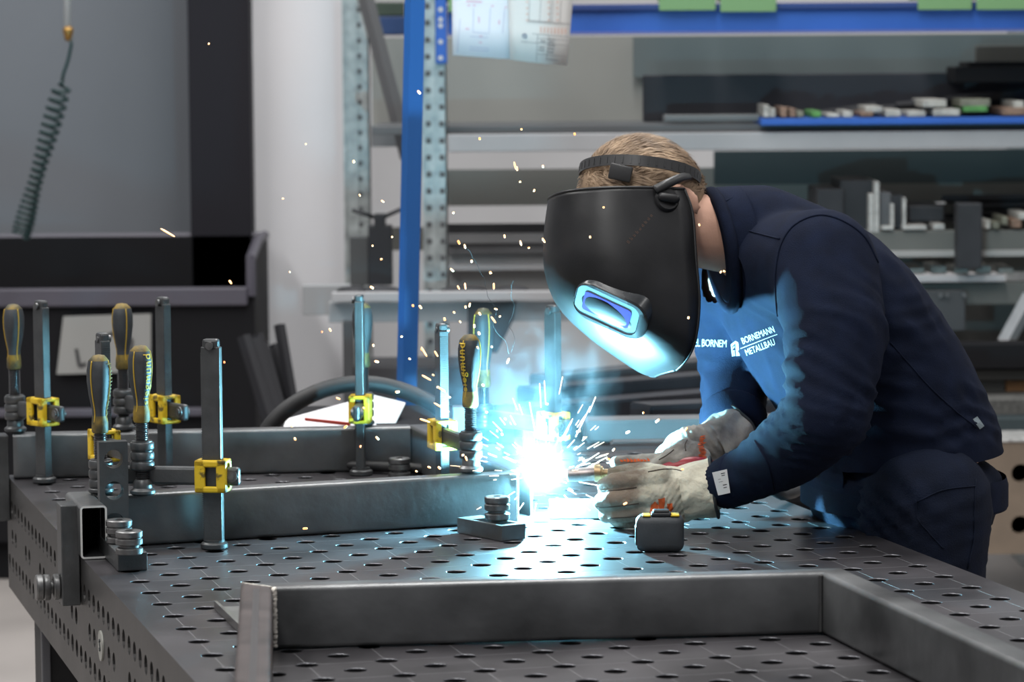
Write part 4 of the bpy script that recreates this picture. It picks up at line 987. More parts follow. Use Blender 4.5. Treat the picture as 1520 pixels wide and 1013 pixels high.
for k in range(9): x_ = 920 + k * 5; polys.append(((x_, 681 + rp.uniform(-1, 2)), (x_ + 4, 682 + rp.uniform(-1, 2)), (x_ + 5, 686 + rp.uniform(-1, 1)), (x_ + 1, 685 + rp.uniform(0, 2))))
decal(rbv, polys, 'finger_print', ORANGE, gr, 'worn orange print along the index finger')

# ---------------- welding torch ----------------
tY = 5.235
to = thing('welding_torch', 'welding torch with brass collar and steel nozzle, held at the arc', 'welding torch', W(900, 704, tY))
def TL(x, y, Y=tY): return W(x, y, Y) - to.location
bm = nb(); lathe(bm, [(.006, 0), (.0095, 0), (.0105, .003), (.0112, .040), (.0112, .044), (0, .044)], TL(842, 706), TL(885, 703) - TL(842, 706), 28); lathe(bm, [(.004, -.002), (.004, .01), (0, .01)], TL(842, 706), TL(885, 703) - TL(842, 706), 16)
obj('nozzle', bm, mat('sooty_nozzle_steel', (.30, .26, .25), .35, .85, .3, 60), to, True, 35)
bm = nb(); lathe(bm, [(0, 0), (.0128, 0), (.0138, .002), (.0138, .010), (.0110, .0115), (.0110, .014), (0, .014)], TL(882, 703), (1, 0, .05), 28)
obj('brass_collar', bm, mat('dull_brass', (.35, .24, .13), .4, .8, .3, 80), to, True, 35)
bm = nb(); tube(bm, cat_rom([TL(893, 703), TL(925, 702), TL(950, 703), TL(975, 700)], 6), .0068, 14); obj('neck', bm, mat('dull_brass', (.35, .24, .13)), to, True)
bm = nb(); tube(bm, cat_rom([TL(968, 701), TL(1000, 694), TL(1030, 690), TL(1052, 692, tY + .02)], 6), .0125, 18); obj('red_handle', bm, mat('red_handle_plastic', (.30, .012, .02), .4), to, True)
bm = nb(); tube(bm, cat_rom([TL(1052, 692, tY + .02), TL(1100, 700, tY + .10), TL(1160, 735, tY + .2), W(1150, 700, 5.62) - to.location - Vector((0, 0, .02)), Vector(tw(.45, .75, .013)) - to.location, Vector(tw(.1, 1.02, .012)) - to.location], 8), .009, 12); obj('cable', bm, RUB, to, True)
# ---------------- background: rack, shelves, machine ----------------
GALV = mat('galvanised_steel', (.36, .39, .39), .45, .6, .25, 30)
GREYB = mat('grey_beam_paint', (.32, .325, .335), .6, .1, .1, 4)
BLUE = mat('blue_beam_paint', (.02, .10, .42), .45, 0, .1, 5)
DARKST = mat('dark_profile_steel', (.022, .023, .027), .6, .2, .3, 10)
CUT = mat('bright_cut_end', (.42, .41, .39), .5, .3, .2, 60)
CONT = mat('black_container_paint', (.006, .006, .0075), .7, 0, .2, 3, spec=.2)
CRIM = mat('container_rim_paint', (.075, .07, .09), .5)
def pb(x0, x1, yt, yb, D, th, bev=.0, bm=None, jit=0):     # box whose front face at depth D spans the picture rectangle
    own = bm is None; bm = bm or nb(); a = V(x0, (yt + yb) / 2, D); b = V(x1, (yt + yb) / 2, D); t = V((x0 + x1) / 2, yt, D); u = V((x0 + x1) / 2, yb, D)
    box(bm, a.x, b.x, D, D + th, u.z, t.z, bev); return bm
def bobj(name, label, cat, x0, x1, yt, yb, D, th, m, bev=.004, group=None):
    return tag(obj(name, pb(x0, x1, yt, yb, D, th, bev), m), label, cat, group)
DR = 9.4            # rack front
# grey screen and dark post left
bobj('grey_screen', 'large grey-blue screen behind the coiled hose', 'screen', -260, 285, -420, 352, 11.0, .04, mat('grey_screen_cloth', (.150, .162, .180), .8, 0, .05, 2))
bobj('dark_column', 'tall black steel column between the grey screen and white pier', 'column', 281, 372, -420, 842, 10.55, .14, mat('dark_column_paint', (.014, .0135, .018), .7, spec=.2))
# open-fronted black container with rim
def container():
    D = 10.0; o = thing('scrap_container', 'black open steel container with pale rim at the left', 'container', (0, 0, 0))
    z0 = 0; F = V(368, 437, D); zr = V(300, 440, D).z; xr = F.x; zb = V(300, 352, 10.5).z
    bm = nb(); box(bm, -2.6, xr, D, D + .02, .12, zr - .02, 0); obj('front_panel', bm, CONT, o)
    bm = nb(); box(bm, -2.6, xr, D + .55, D + .57, .12, zb, 0); obj('back_panel', bm, CONT, o)
    bm = nb(); x1 = xr; vs = [(D, .12), (D + .57, .12), (D + .57, zb), (D + .30, zb), (D, V(300, 385, D).z)]
    A = [bm.verts.new((x1, y, z)) for y, z in vs]; B = [bm.verts.new((x1 + .02, y, z)) for y, z in vs]; bridge(bm, A, B); bm.faces.new(A[::-1]); bm.faces.new(B); obj('side_panel', bm, CONT, o)
    bm = nb(); box(bm, -2.6, xr, D, D + .57, .30, .32); obj('tray', bm, CONT, o)
    bm = nb(); box(bm, -2.6, xr - .0, D - .02, D, zr - .028, zr + .028, .006); obj('front_rim', bm, CRIM, o)
    bm = nb(); pts = [Vector((xr + .01, D, zr)), Vector((xr + .01, D, V(300, 385, D).z)), Vector((xr + .01, D + .30, zb)), Vector((xr + .01, D + .57, zb))]
    tube(bm, pts, .016, 6); tube(bm, [Vector((xr + .01, D + .57, zb)), Vector((-2.6, D + .57, zb))], .012, 6); obj('side_rim', bm, CRIM, o)
    bm = nb(); box(bm, -2.6, xr, D + .05, D + .10, .0, .12); box(bm, -2.6, xr, D + .45, D + .5, 0, .12); obj('skid', bm, CONT, o)
    bm = nb(); box(bm, -2.6, xr - .1, D - .03, D, V(100, 618, D).z, V(100, 606, D).z, .004); obj('lower_rail', bm, CRIM, o)
container()
# sheet with large letters on the container front
P = [(92, 470), (205, 466), (224, 500), (222, 552), (84, 556)]
bm = nb(); D = 9.97; f = bm.faces.new([bm.verts.new(V(x, y, D)) for x, y in ((94, 470), (224, 466), (224, 552), (84, 556))]); r = bmesh.ops.extrude_face_region(bm, geom=[f]); [setattr(v, 'co', v.co + Vector((0, .003, 0))) for v in r['geom'] if isinstance(v, bmesh.types.BMVert)]
o = obj('sign_sheet', bm, mat('grey_sign_sheet', (.27, .27, .26), .8)); tag(o, 'pale sheet with big dark marks on the container front', 'sign')
bm = nb()
for pts in (((113, 518), (118, 544)), ((118, 544), (128, 540)), ((152, 502), (175, 492)), ((175, 492), (196, 505)), ((196, 505), (192, 540))):
    a, b = V(*pts[0], D - .004), V(*pts[1], D - .004); d = (b - a).normalized(); n = Vector((-d.z, 0, d.x)) * .005; bm.faces.new([bm.verts.new(p) for p in (a - n, a + n, b + n, b - n)])
l = obj('sign_marks', bm, mat('dark_ink', (.03, .03, .032), .7), o)
# coiled air hose with white pipe
o = thing('coiled_air_hose', 'coiled dark green air hose hanging at the left', 'hose', V(98, 0, 9.6))
b0 = Vector(o.location); HB = mat('dark_green_hose', (.008, .030, .030), .4)
bm = nb(); cyl(bm, V(100, -200, 9.6) - b0, V(100, 42, 9.6) - b0, .0105, n=14); obj('white_pipe', bm, mat('white_pipe_paint', (.5, .5, .5), .5), o, True)
bm = nb(); lathe(bm, [(0, 0), (.013, 0), (.016, .01), (.013, .022), (.009, .04), (0, .04)], V(101, 40, 9.6) - b0, (0, 0, -1), 16); obj('brass_fitting', bm, mat('brass_fitting', (.35, .2, .06), .35, .8), o, True)
bm = nb(); pts = [V(105, 58, 9.6), V(106, 66, 9.6), V(101, 90, 9.6), V(94, 110, 9.6), V(92, 122, 9.6)]
a, b_ = V(94, 122, 9.6), V(30, 352, 9.62); turns = 23; ax = (b_ - a); u, v, d = frame(ax)
for k in range(turns * 14):
    t = k / (turns * 14); tt = .62 * t + .38 * (1 - (1 - t) ** 1.8); r = .022 + .004 * sin(t * 9)
    c = a + ax * tt + u * .01 * sin(t * 4); an = 2 * pi * k / 14; pts.append(c + (u * cos(an) + v * sin(an)) * r * min(1, k / 10))
pts = [p - b0 for p in pts]; tube(bm, pts, .0052, 7); obj('coil', bm, HB, o, True)
# bundle of black rods leaning beside the pier
o_ = None
for k, (xa, ya, xb, yb, w_) in enumerate([(362, 500, 420, 640, .012), (375, 505, 430, 640, .014), (388, 512, 438, 640, .012), (415, 483, 450, 640, .010), (400, 520, 446, 640, .013), (370, 520, 415, 640, .012), (383, 497, 425, 640, .010), (407, 512, 452, 640, .009)]):
    bm = nb(); D = 8.6 + .03 * k; a = V(xa, ya, D); b = V(xb, yb + 50, D - .1); d = (b - a).normalized(); b = a + d * ((.02 - a.z) / d.z); tube(bm, [a, b], w_ * 1.7, 6)
    o = obj('steel_flat_bar', bm, mat('black_bar_steel', (.014, .014, .017), .5, .3)); tag(o, 'black steel bar leaning in the bundle before the white pier', 'steel bar', 'leaning black bars')
# upright posts of the rack
def perforated(label, x0, x1, D, ytop, ybot, m, cols, name='rack_post', dep=.06, blue=None):
    o = thing(name, label, 'rack post', (0, 0, 0)); a = V(x0, 300, D).x; b = V(x1, 300, D).x; zt = 2.4; zb = max(0.0, V(x0, ybot, D).z) if ybot else 0.0
    bm = nb(); box(bm, a, b, D, D + .004, zb, zt); box(bm, a, a + .004, D, D + dep, zb, zt); box(bm, b - .004, b, D, D + dep, zb, zt)
    box(bm, a + (b - a) * .52, a + (b - a) * .56, D - .006, D, zb, zt); box(bm, a, a + .006, D - .008, D, zb, zt); obj('channel', bm, m, o)
    k = 0; z = zt - .03; bm = nb()
    while z > zb + .03:
        for c in cols:
            xx = a + (b - a) * c; box(bm, xx - .007, xx + .007, D - .0015, D + .001, z - .008, z + .007, .002, seg=1)
        z -= .047
    s = obj('slots', bm, mat('slot_shadow_steel', (.07, .075, .08), .6), o); s['kind'] = 'stuff'
    return o
perforated('galvanised slotted rack post right of the blue post', 628, 664, DR, -300, 0, GALV, (.25, .80))
perforated('galvanised rack post beside the white pier', 511, 550, 10.3, -300, 0, GALV, (.62,))
# blue end connector on the slotted post
o = bobj('beam_connector', 'blue perforated connector plate on the slotted post', 'bracket', 646, 663, -60, 95, DR - .02, .015, BLUE)
bm = nb()
for y in (14, 29, 38, 62, 86): c = V(654, y, DR - .021); cyl(bm, c, c + Vector((0, .002, 0)), .007, n=12)
obj('connector_hole', bm, mat('pale_hole', (.45, .47, .48), .6), o)['kind'] = 'stuff'
# diagonal brace
bm = nb(); tube(bm, [V(528, -60, 10.0), V(606, 235, 10.0)], .024, 4); tag(obj('diagonal_brace', bm, mat('brace_steel', (.16, .16, .165), .5, .4)), 'grey diagonal brace crossing behind the blue post', 'brace')
# slanted blue post
bm = nb(); a, b = V(619, -160, 7.0), V(604, 560, 6.9); zb = 0
d = (b - a).normalized(); b = a + d * ((0.001 - a.z) / d.z); w0 = .019
sx = Vector((1, 0, 0)); sy = Vector((0, 1, 0)); rs = []
for p in (a, b): rs.append([bm.verts.new(p + sx * i + sy * j) for i, j in ((-.021, 0), (-.008, -.012), (.021, -.004), (.021, .03), (-.021, .03))])
bridge(bm, *rs); bm.faces.new(rs[0]); bm.faces.new(rs[1][::-1]); tag(obj('blue_post', bm, mat('blue_post_paint', (.009, .080, .27), .40)), 'slim slanted blue post left of the slotted rack post', 'post')
# long beams
def beam(name, label, x0, x1, yt, yb, D, th, m, lip=0): return bobj(name, label, 'rack beam', x0, x1, yt, yb, D, th, m, .003)
o = thing('blue_rack_beam', 'long blue beam across the top carrying green bins', 'rack beam', (0, 0, 0))
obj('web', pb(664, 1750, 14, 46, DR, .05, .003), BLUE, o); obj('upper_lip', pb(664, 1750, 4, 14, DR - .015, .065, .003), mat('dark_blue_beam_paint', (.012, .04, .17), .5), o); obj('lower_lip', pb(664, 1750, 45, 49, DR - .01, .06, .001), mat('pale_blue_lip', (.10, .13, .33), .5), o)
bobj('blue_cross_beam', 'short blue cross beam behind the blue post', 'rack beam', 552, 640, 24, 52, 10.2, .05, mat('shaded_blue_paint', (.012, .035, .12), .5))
bobj('dark_tray', 'dark tray on the cross beam behind the blue post', 'tray', 552, 600, 3, 24, 10.2, .05, mat('dark_green_tray', (.03, .045, .03), .6))
# green bins on the blue beam
GREEN = mat('green_bin_plastic', (.16, .30, .13), .5)
def gbin(x0, x1, yb, lab):
    o = thing('storage_bin', lab, 'bin', (0, 0, 0), 0, 'green bins on the blue beam'); D = DR - .02
    a = V(x0, 0, D).x; b = V(x1, 0, D).x; z0 = V(x0, yb, D).z; 
    zf = V(800, 6, D).z + .0
    bm = nb(); box(bm, a, b, D - .01, D - .004, z0, z0 + .10, .002); obj('front_lip', bm, GREEN, o)
    bm = nb(); box(bm, a + .01, a + .016, D, D + .3, zf + .008, zf + .16); box(bm, b - .016, b - .01, D, D + .3, zf + .008, zf + .16); box(bm, a + .01, b - .01, D, D + .3, zf + .006, zf + .01); box(bm, a + .01, b - .01, D + .294, D + .3, zf + .006, zf + .16); obj('tub', bm, GREEN, o)
    bm = nb(); 
    for q in range(7): box(bm, a + .02 + q * (b - a - .05) / 7, a + .018 + (q + 1) * (b - a - .05) / 7, D + .02, D + .2, zf + .012, zf + .04 + .02 * (q % 3), .004)
    s = obj('contents', bm, mat('bin_contents', (.22, .20, .17), .7), o); s['kind'] = 'stuff'
gbin(978, 1062, 16, 'green bin on the blue beam, left one of the pair above the welder'); gbin(1069, 1152, 18, 'green bin on the blue beam, right one of the pair above the welder'); gbin(1362, 1442, 15, 'green bin on the blue beam, second from the right'); gbin(1449, 1545, 15, 'green bin on the blue beam at the right picture edge'); gbin(666, 676, 18, 'green bin edge peeping out left of the hanging papers')
# hanging papers
def papers():
    o = thing('hanging_drawings', 'two overlapping white technical drawings hanging at the top', 'paper', (0, 0, 0)); D = 7.5
    PW = mat('flare_tinted_paper', (.74, .75, .80), .8);  # faint violet of the lens flare is put into this paper colour
    def sheet(name, pts, dy, m, lab=None, curve=.01):
        bm = nb(); n = 8; g = []
        tl, tr, br, bl = [V(x, y, D + dy) for x, y in pts]
        for i in range(n + 1):
            row = []
            for j in range(n + 1):
                p = tl.lerp(tr, j / n).lerp(bl.lerp(br, j / n), i / n) + Vector((0, -curve * sin(pi * j / n) , 0)); row.append(bm.verts.new(p))
            g.append(row)
        for i in range(n):
            for j in range(n): bm.faces.new((g[i][j], g[i][j + 1], g[i + 1][j + 1], g[i + 1][j]))
        s = obj(name, bm, m, o, True); s.modifiers.new('s', 'SOLIDIFY').thickness = .0006
        if lab: s['label'] = lab
        return s
    a = sheet('left_sheet', ((668, -260), (792, -260), (758, 88), (672, 82)), 0, PW, 'left sheet with line drawing, violet flare tint put into its colour')
    b = sheet('right_sheet', ((745, -260), (872, -260), (842, 98), (757, 89)), -.012, mat('cream_paper', (.66, .65, .63), .8), 'right sheet with a title block')
    def marks(par, dy, lines, m, w_=.0010, name='drawing_lines'):
        bm = nb()
        for x0, y0, x1, y1 in lines:
            p, q = V(x0, y0, D + dy), V(x1, y1, D + dy); d = (q - p).normalized(); n = Vector((-d.z, 0, d.x)) * w_ * .5; bm.faces.new([bm.verts.new(v) for v in (p - n, p + n, q + n, q - n)])
        obj(name, bm, m, par)
    INK = mat('grey_blue_ink', (.36, .38, .55), .8); RED = mat('faint_red_ink', (.62, .30, .42), .8); DK = mat('dark_print_ink', (.16, .16, .17), .8)
    marks(a, -.0125, [(703, 12, 702, 48), (728, 12, 726, 48), (702, 48, 726, 50), (749, 14, 746, 50), (697, 70, 726, 72), (697, 74, 726, 76), (698, 54, 724, 56), (683, 28, 679, 78)], INK)
    marks(a, -.0130, [(692, 2, 716, 3), (694, 8, 698, 8), (702, 8, 706, 8), (729, 9, 733, 9), (749, 11, 752, 11), (711, 25, 711, 34), (691, 43, 697, 43), (712, 54, 716, 54), (711, 63, 715, 63), (741, 30, 741, 36)], RED, .002, 'red_notes')
    marks(b, -.0235, [(786, 0, 785, 30), (803, 0, 801, 32), (818, 0, 816, 33), (821, 0, 819, 33), (833, 0, 831, 34), (783, 32, 846, 37), (783, 30, 846, 35), (790, 50, 844, 55), (798, 51, 796, 92), (797, 57, 843, 60), (815, 53, 811, 90), (797, 63, 843, 68), (797, 80, 841, 84), (773, 62, 797, 64)], DK, .0009)
    marks(b, -.0240, [(814 + 0, 58, 824, 59), (814, 62, 823, 63), (814, 67, 824, 68), (813, 72, 823, 73), (812, 77, 822, 78), (812, 88, 829, 90), (802, 61, 810, 62), (800, 70, 808, 71), (799, 74, 808, 75)], DK, .002, 'title_block_text')
    marks(b, -.0240, [(k, 3 + r * 9, k + 3, 3 + r * 9) for k in (813, 826, 781) for r in range(4)] + [(803 + k * 5.2, 40 + k * .3, 803 + k * 5.2, 49 + k * .3) for k in range(8)], mat('faint_orange_ink', (.62, .33, .24), .8), .0022, 'red_dimensions')
    bm = nb(); c = V(778.5, 53.5, D - .0242); tube(bm, [c + Vector((cos(t), 0, sin(t))) * .0042 for t in [k * pi / 8 for k in range(-3, 10)]], .0012, 5); tube(bm, [c + Vector((-.003, 0, -.003)), c + Vector((.0035, 0, -.0035))], .0011, 5); obj('sheet_emblem', bm, mat('dark_blue_ink', (.02, .06, .16), .8), b)
papers()
# ---- shelf levels on the right ----
beam('rack_beam', 'pale grey rack beam level with the top of the head', 665, 1750, 196, 222, DR, .06, GREYB)
bobj('beam_ledge', 'dark ledge strip on top of the pale grey rack beam', 'rack beam', 552, 1750, 184, 196, DR + .08, .5, mat('dark_ledge_paint', (.085, .09, .095), .6), .002)
bobj('rack_beam', 'short grey beam left of the blue post', 'rack beam', 551, 600, 186, 218, 10.1, .06, mat('mid_grey_beam', (.13, .13, .135), .6), .002)
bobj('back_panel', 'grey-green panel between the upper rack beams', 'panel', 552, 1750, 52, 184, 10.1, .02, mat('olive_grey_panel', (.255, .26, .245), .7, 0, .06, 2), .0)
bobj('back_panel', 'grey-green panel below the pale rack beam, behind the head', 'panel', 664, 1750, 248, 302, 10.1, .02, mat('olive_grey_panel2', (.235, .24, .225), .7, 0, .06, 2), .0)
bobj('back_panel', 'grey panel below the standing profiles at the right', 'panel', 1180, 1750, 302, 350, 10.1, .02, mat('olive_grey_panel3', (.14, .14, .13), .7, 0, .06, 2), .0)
bobj('back_panel', 'added darker teal-grey panel above the long dark plate at the right', 'panel', 940, 1750, 52, 112, 10.06, .02, mat('teal_grey_falloff', (.105, .13, .135), .7, 0, .1, 2), .0)  # added sheet carrying the light falloff to the right in its colour
bobj('back_panel', 'added darker teal-grey panel under the pale rack beam at the right', 'panel', 1060, 1750, 222, 272, 10.05, .02, mat('dark_teal_falloff', (.055, .075, .08), .7, 0, .15, 2), .0)  # second added sheet, darkened for the same falloff to the right
bobj('dark_steel_plate', 'long dark steel plate standing on edge on the upper shelf', 'steel plate', 954, 1750, 108, 178, 9.75, .012, mat('dark_plate_steel', (.030, .031, .038), .55, .3, .2, 3))
bobj('dark_steel_stack', 'stack of black sheets at the upper right corner', 'steel sheets', 1418, 1750, 98, 122, 9.55, .2, CONT)
bobj('dark_steel_sheet', 'black sheet topping the stack at the upper right corner', 'steel sheet', 1437, 1750, 91, 100, 9.6, .2, CONT)
bobj('grey_sheet', 'grey sheet leaning above the black stack at the right', 'steel sheet', 1448, 1750, 66, 92, 9.9, .02, mat('grey_sheet_paint', (.075, .075, .07), .6))
bobj('blue_shelf_board', 'thin bright blue shelf board carrying offcuts', 'shelf', 1130, 1750, 174, 184, DR - .02, .3, BLUE, .002)
bobj('steel_profile', 'long grey profile lying at the left end of the blue shelf', 'steel profile', 985, 1128, 170, 181, DR + .1, .05, mat('dull_profile', (.15, .155, .155), .5, .4))
offs = [(1134, 1142, 156, 174, 'light'), (1143, 1151, 161, 174, 'light'), (1159, 1168, 159, 174, 'rust'), (1172, 1181, 161, 174, 'rust'), (1183, 1193, 165, 174, 'olive'), (1205, 1219, 165, 174, 'green'), (1228, 1246, 169, 174, 'light'), (1252, 1266, 165, 174, 'light'),
        (1278, 1296, 166, 173, 'rust'), (1285, 1310, 158, 166, 'light'), (1315, 1337, 163, 173, 'light'), (1348, 1374, 165, 173, 'light'), (1386, 1425, 162, 172, 'light'), (1370, 1405, 148, 158, 'light'), (1430, 1466, 157, 165, 'green'), (1426, 1470, 147, 157, 'olive'), (1488, 1530, 160, 170, 'rust'), (1505, 1520, 150, 160, 'light')]
oc = {'light': (.40, .39, .36), 'rust': (.22, .14, .10), 'olive': (.17, .17, .13), 'green': (.09, .26, .07)}
for k, (x0, x1, a, b, c) in enumerate(offs):
    o = bobj('steel_offcut', '%s steel offcut on the blue shelf board' % dict(light='pale', rust='rusty', olive='olive', green='green-ended')[c], 'steel offcut', x0, x1, a, b + (1 if b < 172 else 0), DR - .01 + (.02 if b < 170 else 0), .25, mat('offcut_' + c, oc[c], .55, .2, .25, 40), .002, 'offcuts on the blue shelf board')
for k, (x0, x1, a, b) in enumerate([(1196, 1300, 156, 166), (1262, 1420, 150, 160), (1330, 1520, 140, 150), (1400, 1540, 132, 142)]):
    bm = nb(); tube(bm, [V(x0, b + 6, DR + .2), V(x1, a, DR + .24)], .010, 5); tag(obj('dark_rod', bm, DARKST), 'dark rod lying among the offcuts of the blue shelf', 'rod', 'dark rods on the blue shelf')
# standing profiles (grey level)
for (x0, x1, a, b, lab, m_, D_) in [(1213, 1252, 281, 345, 'black flat plate standing at the left of the profiles', DARKST, 9.42), (1248, 1296, 268, 345, 'tall black channel standing among the profiles', DARKST, 9.45), (1290, 1297, 288, 345, 'slim pale plate edge beside the tallest one', CUT, 9.40), (1298, 1305, 270, 345, 'tallest pale plate edge among the profiles', CUT, 9.40),
        (1306, 1322, 286, 340, 'leaning dark grey plate among the profiles', mat('mid_plate', (.09, .09, .095), .5), 9.43), (1318, 1342, 290, 340, 'square black tube standing among the profiles', DARKST, 9.44), (1322, 1327, 303, 342, 'short pale plate edge among the profiles', CUT, 9.40), (1340, 1345, 294, 340, 'pale angle edge right of the square black tube', CUT, 9.41)]:
    bobj('steel_profile', lab, 'steel profile', x0, x1, a, b, D_, .3, m_, .001)
bobj('steel_profile', 'pale flange lying at the foot of the profiles', 'steel profile', 1308, 1326, 336, 341, 9.39, .3, CUT, .001); bobj('steel_profile', 'longer pale flange lying right of the profiles', 'steel profile', 1340, 1375, 335, 341, 9.39, .3, CUT, .001); bobj('steel_profile', 'short pale end beyond the long flange', 'steel profile', 1386, 1402, 333, 341, 9.4, .3, CUT, .001)
bobj('black_bar_heap', 'heap of black bars on the right shelf, left part', 'steel bars', 1347, 1402, 305, 330, 9.5, .3, DARKST, .006)
bm = nb(); rr = random.Random(4)
for k in range(9):
    yy = 296 + k * 3.4 + rr.uniform(-1, 1); bm = nb(); tube(bm, [V(1398 + rr.uniform(-4, 30), yy + rr.uniform(-8, 8), DR + .25 + .02 * k), V(1560, yy + rr.uniform(-6, 6), DR + .2 + .02 * k)], rr.uniform(.008, .014), 5)
    tag(obj('steel_bar', bm, DARKST), 'black bar lying in the heap on the right shelf', 'steel bar', 'black bars on the right shelf')
for x0, x1, a, b, c in [(1462, 1470, 327, 340, 'light'), (1488, 1496, 322, 334, 'olive'), (1502, 1516, 326, 338, 'rust'), (1474, 1484, 330, 340, 'olive'), (1512, 1530, 316, 326, 'light')]:
    bobj('steel_offcut', '%s offcut on the right shelf under the black bars' % dict(light='pale', rust='rusty', olive='olive')[c], 'steel offcut', x0, x1, a, b, DR - .01, .2, mat('offcut_' + c, oc[c]), .002, 'offcuts on the right shelf')
# beams lower right
MG = mat('grey_green_beam', (.105, .108, .10), .6, .1, .12, 5)
beam('rack_beam', 'grey rack beam below the standing profiles', 1180, 1750, 342, 379, DR, .06, MG)
bobj('beam_ledge', 'pale lower edge of the rack beam below the profiles', 'rack beam', 1180, 1750, 372, 381, DR - .02, .02, mat('pale_edge', (.30, .30, .29), .6), .001)
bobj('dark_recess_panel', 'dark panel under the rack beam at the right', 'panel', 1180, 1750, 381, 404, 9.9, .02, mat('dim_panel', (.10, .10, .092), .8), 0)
bobj('black_bar_stop', 'black upright arm holding the bars at the right', 'rack arm', 1421, 1458, 302, 400, DR - .09, .07, DARKST, .004)
for k in range(5): bobj('steel_offcut', 'pale offcut on the lower right shelf', 'steel offcut', 1350 + k * 33, 1372 + k * 33, 398 - (k % 2) * 3, 407, DR + .05, .2, mat('offcut_light', oc['light']), .002, 'offcuts on the lower right shelf')
bobj('shelf_beam', 'pale shelf beam below the black arm', 'rack beam', 1340, 1492, 409, 419, DR - .04, .05, mat('pale_beam_paint', (.36, .36, .37), .5), .002)
beam('rack_beam', 'grey-green rack beam behind the waist at the right', 1340, 1750, 419, 452, DR, .06, MG)
o = bobj('dark_bracket', 'dark bracket plate with two bright screws at the right', 'bracket', 1370, 1433, 431, 492, DR - .03, .02, mat('dark_bracket_paint', (.045, .047, .05), .5), .003)
bm = nb()
for x in (1396, 1405, 1431): c = V(x, 438, DR - .031); cyl(bm, c, c - Vector((0, .008, 0)), .007, n=12)
obj('screws', bm, BRIGHT, o, True, 35)['kind'] = 'stuff'
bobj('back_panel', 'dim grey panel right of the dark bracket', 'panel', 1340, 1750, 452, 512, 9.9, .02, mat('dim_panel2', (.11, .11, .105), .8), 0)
bm = nb(); tube(bm, [V(1530, 440, DR), V(1492, 510, DR)], .024, 4); tag(obj('pale_brace', bm, mat('pale_beam_paint', (.36, .36, .37))), 'pale slanted brace at the right picture edge', 'brace')
bobj('black_beam', 'black beam at the right behind the lower back', 'beam', 1380, 1750, 510, 548, 9.2, .1, CONT, .004)
bobj('olive_beam', 'thin olive beam under the black beam at the right', 'beam', 1400, 1750, 549, 564, 9.25, .1, mat('olive_beam', (.055, .055, .05), .6), .002)
bobj('grey_box', 'grey box beside the wooden block at the right', 'box', 1440, 1492, 565, 592, 9.3, .2, MG); bobj('wooden_block', 'orange-brown wooden block on the shelf at the right edge', 'wooden block', 1493, 1560, 565, 588, 9.3, .2, mat('pine_wood', (.36, .19, .08), .6, 0, .2, 12, stretch=(1, 1, 6)))
bobj('speckled_slab', 'speckled grey slab above the dark tubes at the right', 'slab', 1440, 1750, 592, 616, 9.1, .3, mat('speckled_grey', (.09, .09, .085), .7, 0, .5, 90), .003)
# pair of dark tubes and block with holes
for k, (a, b) in enumerate([(620, 645), (646, 654)]): bobj('dark_green_tube', ['square teal-grey tube above the drilled block', 'thin dark bar directly above the drilled block'][k], 'steel tube', 1400, 1750, a, b, 8.9, .08, mat('teal_grey_steel', (.035, .05, .055), .5, .3), .004)
def drilled():
    D = 8.7; o = thing('drilled_block', 'beige welding fixture block with round holes at the right edge', 'block', (0, 0, 0)); K = 24
    x0, x1 = V(1400, 700, D).x, V(1760, 700, D).x; zt, zb = V(1500, 657, D).z, V(1500, 823, D).z
    BE = mat('beige_block', (.20, .155, .115), .6, 0, .15, 8)
    bm = nb(); r = .0155; cx = V(1515, 702, D).x; px_ = .1235; zc = [V(1515, 703, D).z, V(1515, 780, D).z]; zmid = sum(zc) / 2
    cols = [cx + k * .136 for k in range(-1, 3)]
    for k, c in enumerate(cols):
        xa, xb = c - .068, c + .068
        for q, z in enumerate(zc):
            za, zb_ = (zmid, zt) if q == 0 else (zb, zmid); sq = []; ci = []; c2 = []
            for i in range(K):
                a = 2 * pi * i / K - 3 * pi / 4; hx = .068; hz = (zb_ - z) if sin(a) > 0 else (z - za); kk = min(hx / max(abs(cos(a)), 1e-6), hz / max(abs(sin(a)), 1e-6)); ex, ez = (math.copysign(hx, cos(a)), math.copysign(hz, sin(a))) if i % 6 == 0 else (kk * cos(a), kk * sin(a))
                sq.append(bm.verts.new((c + ex, D, z + ez))); ci.append(bm.verts.new((c + .0245 * cos(a), D, z + .0245 * sin(a)))); c2.append(bm.verts.new((c + .024 * cos(a), D + .03, z + .024 * sin(a))))
            bridge(bm, sq, ci); bridge(bm, ci, c2); bm.faces.new([bm.verts.new(v.co) for v in c2])
    obj('front_plate', bm, BE, o); xa, xb = cols[0] - .068, cols[-1] + .068
    bm = nb(); box(bm, xa, xb, D + .03, D + .25, zb, zt); obj('body', bm, BE, o)
    bm = nb(); box(bm, xa, xb, D - .004, D + .25, zt, zt + .008, .002); obj('top_edge', bm, mat('scuffed_top', (.42, .42, .41), .5, .4, .5, 60), o)
    bm = nb(); box(bm, xa + .02, xa + .1, D + .05, D + .2, 0, zb); box(bm, xb - .1, xb - .02, D + .05, D + .2, 0, zb); obj('plinth', bm, CONT, o)
drilled()
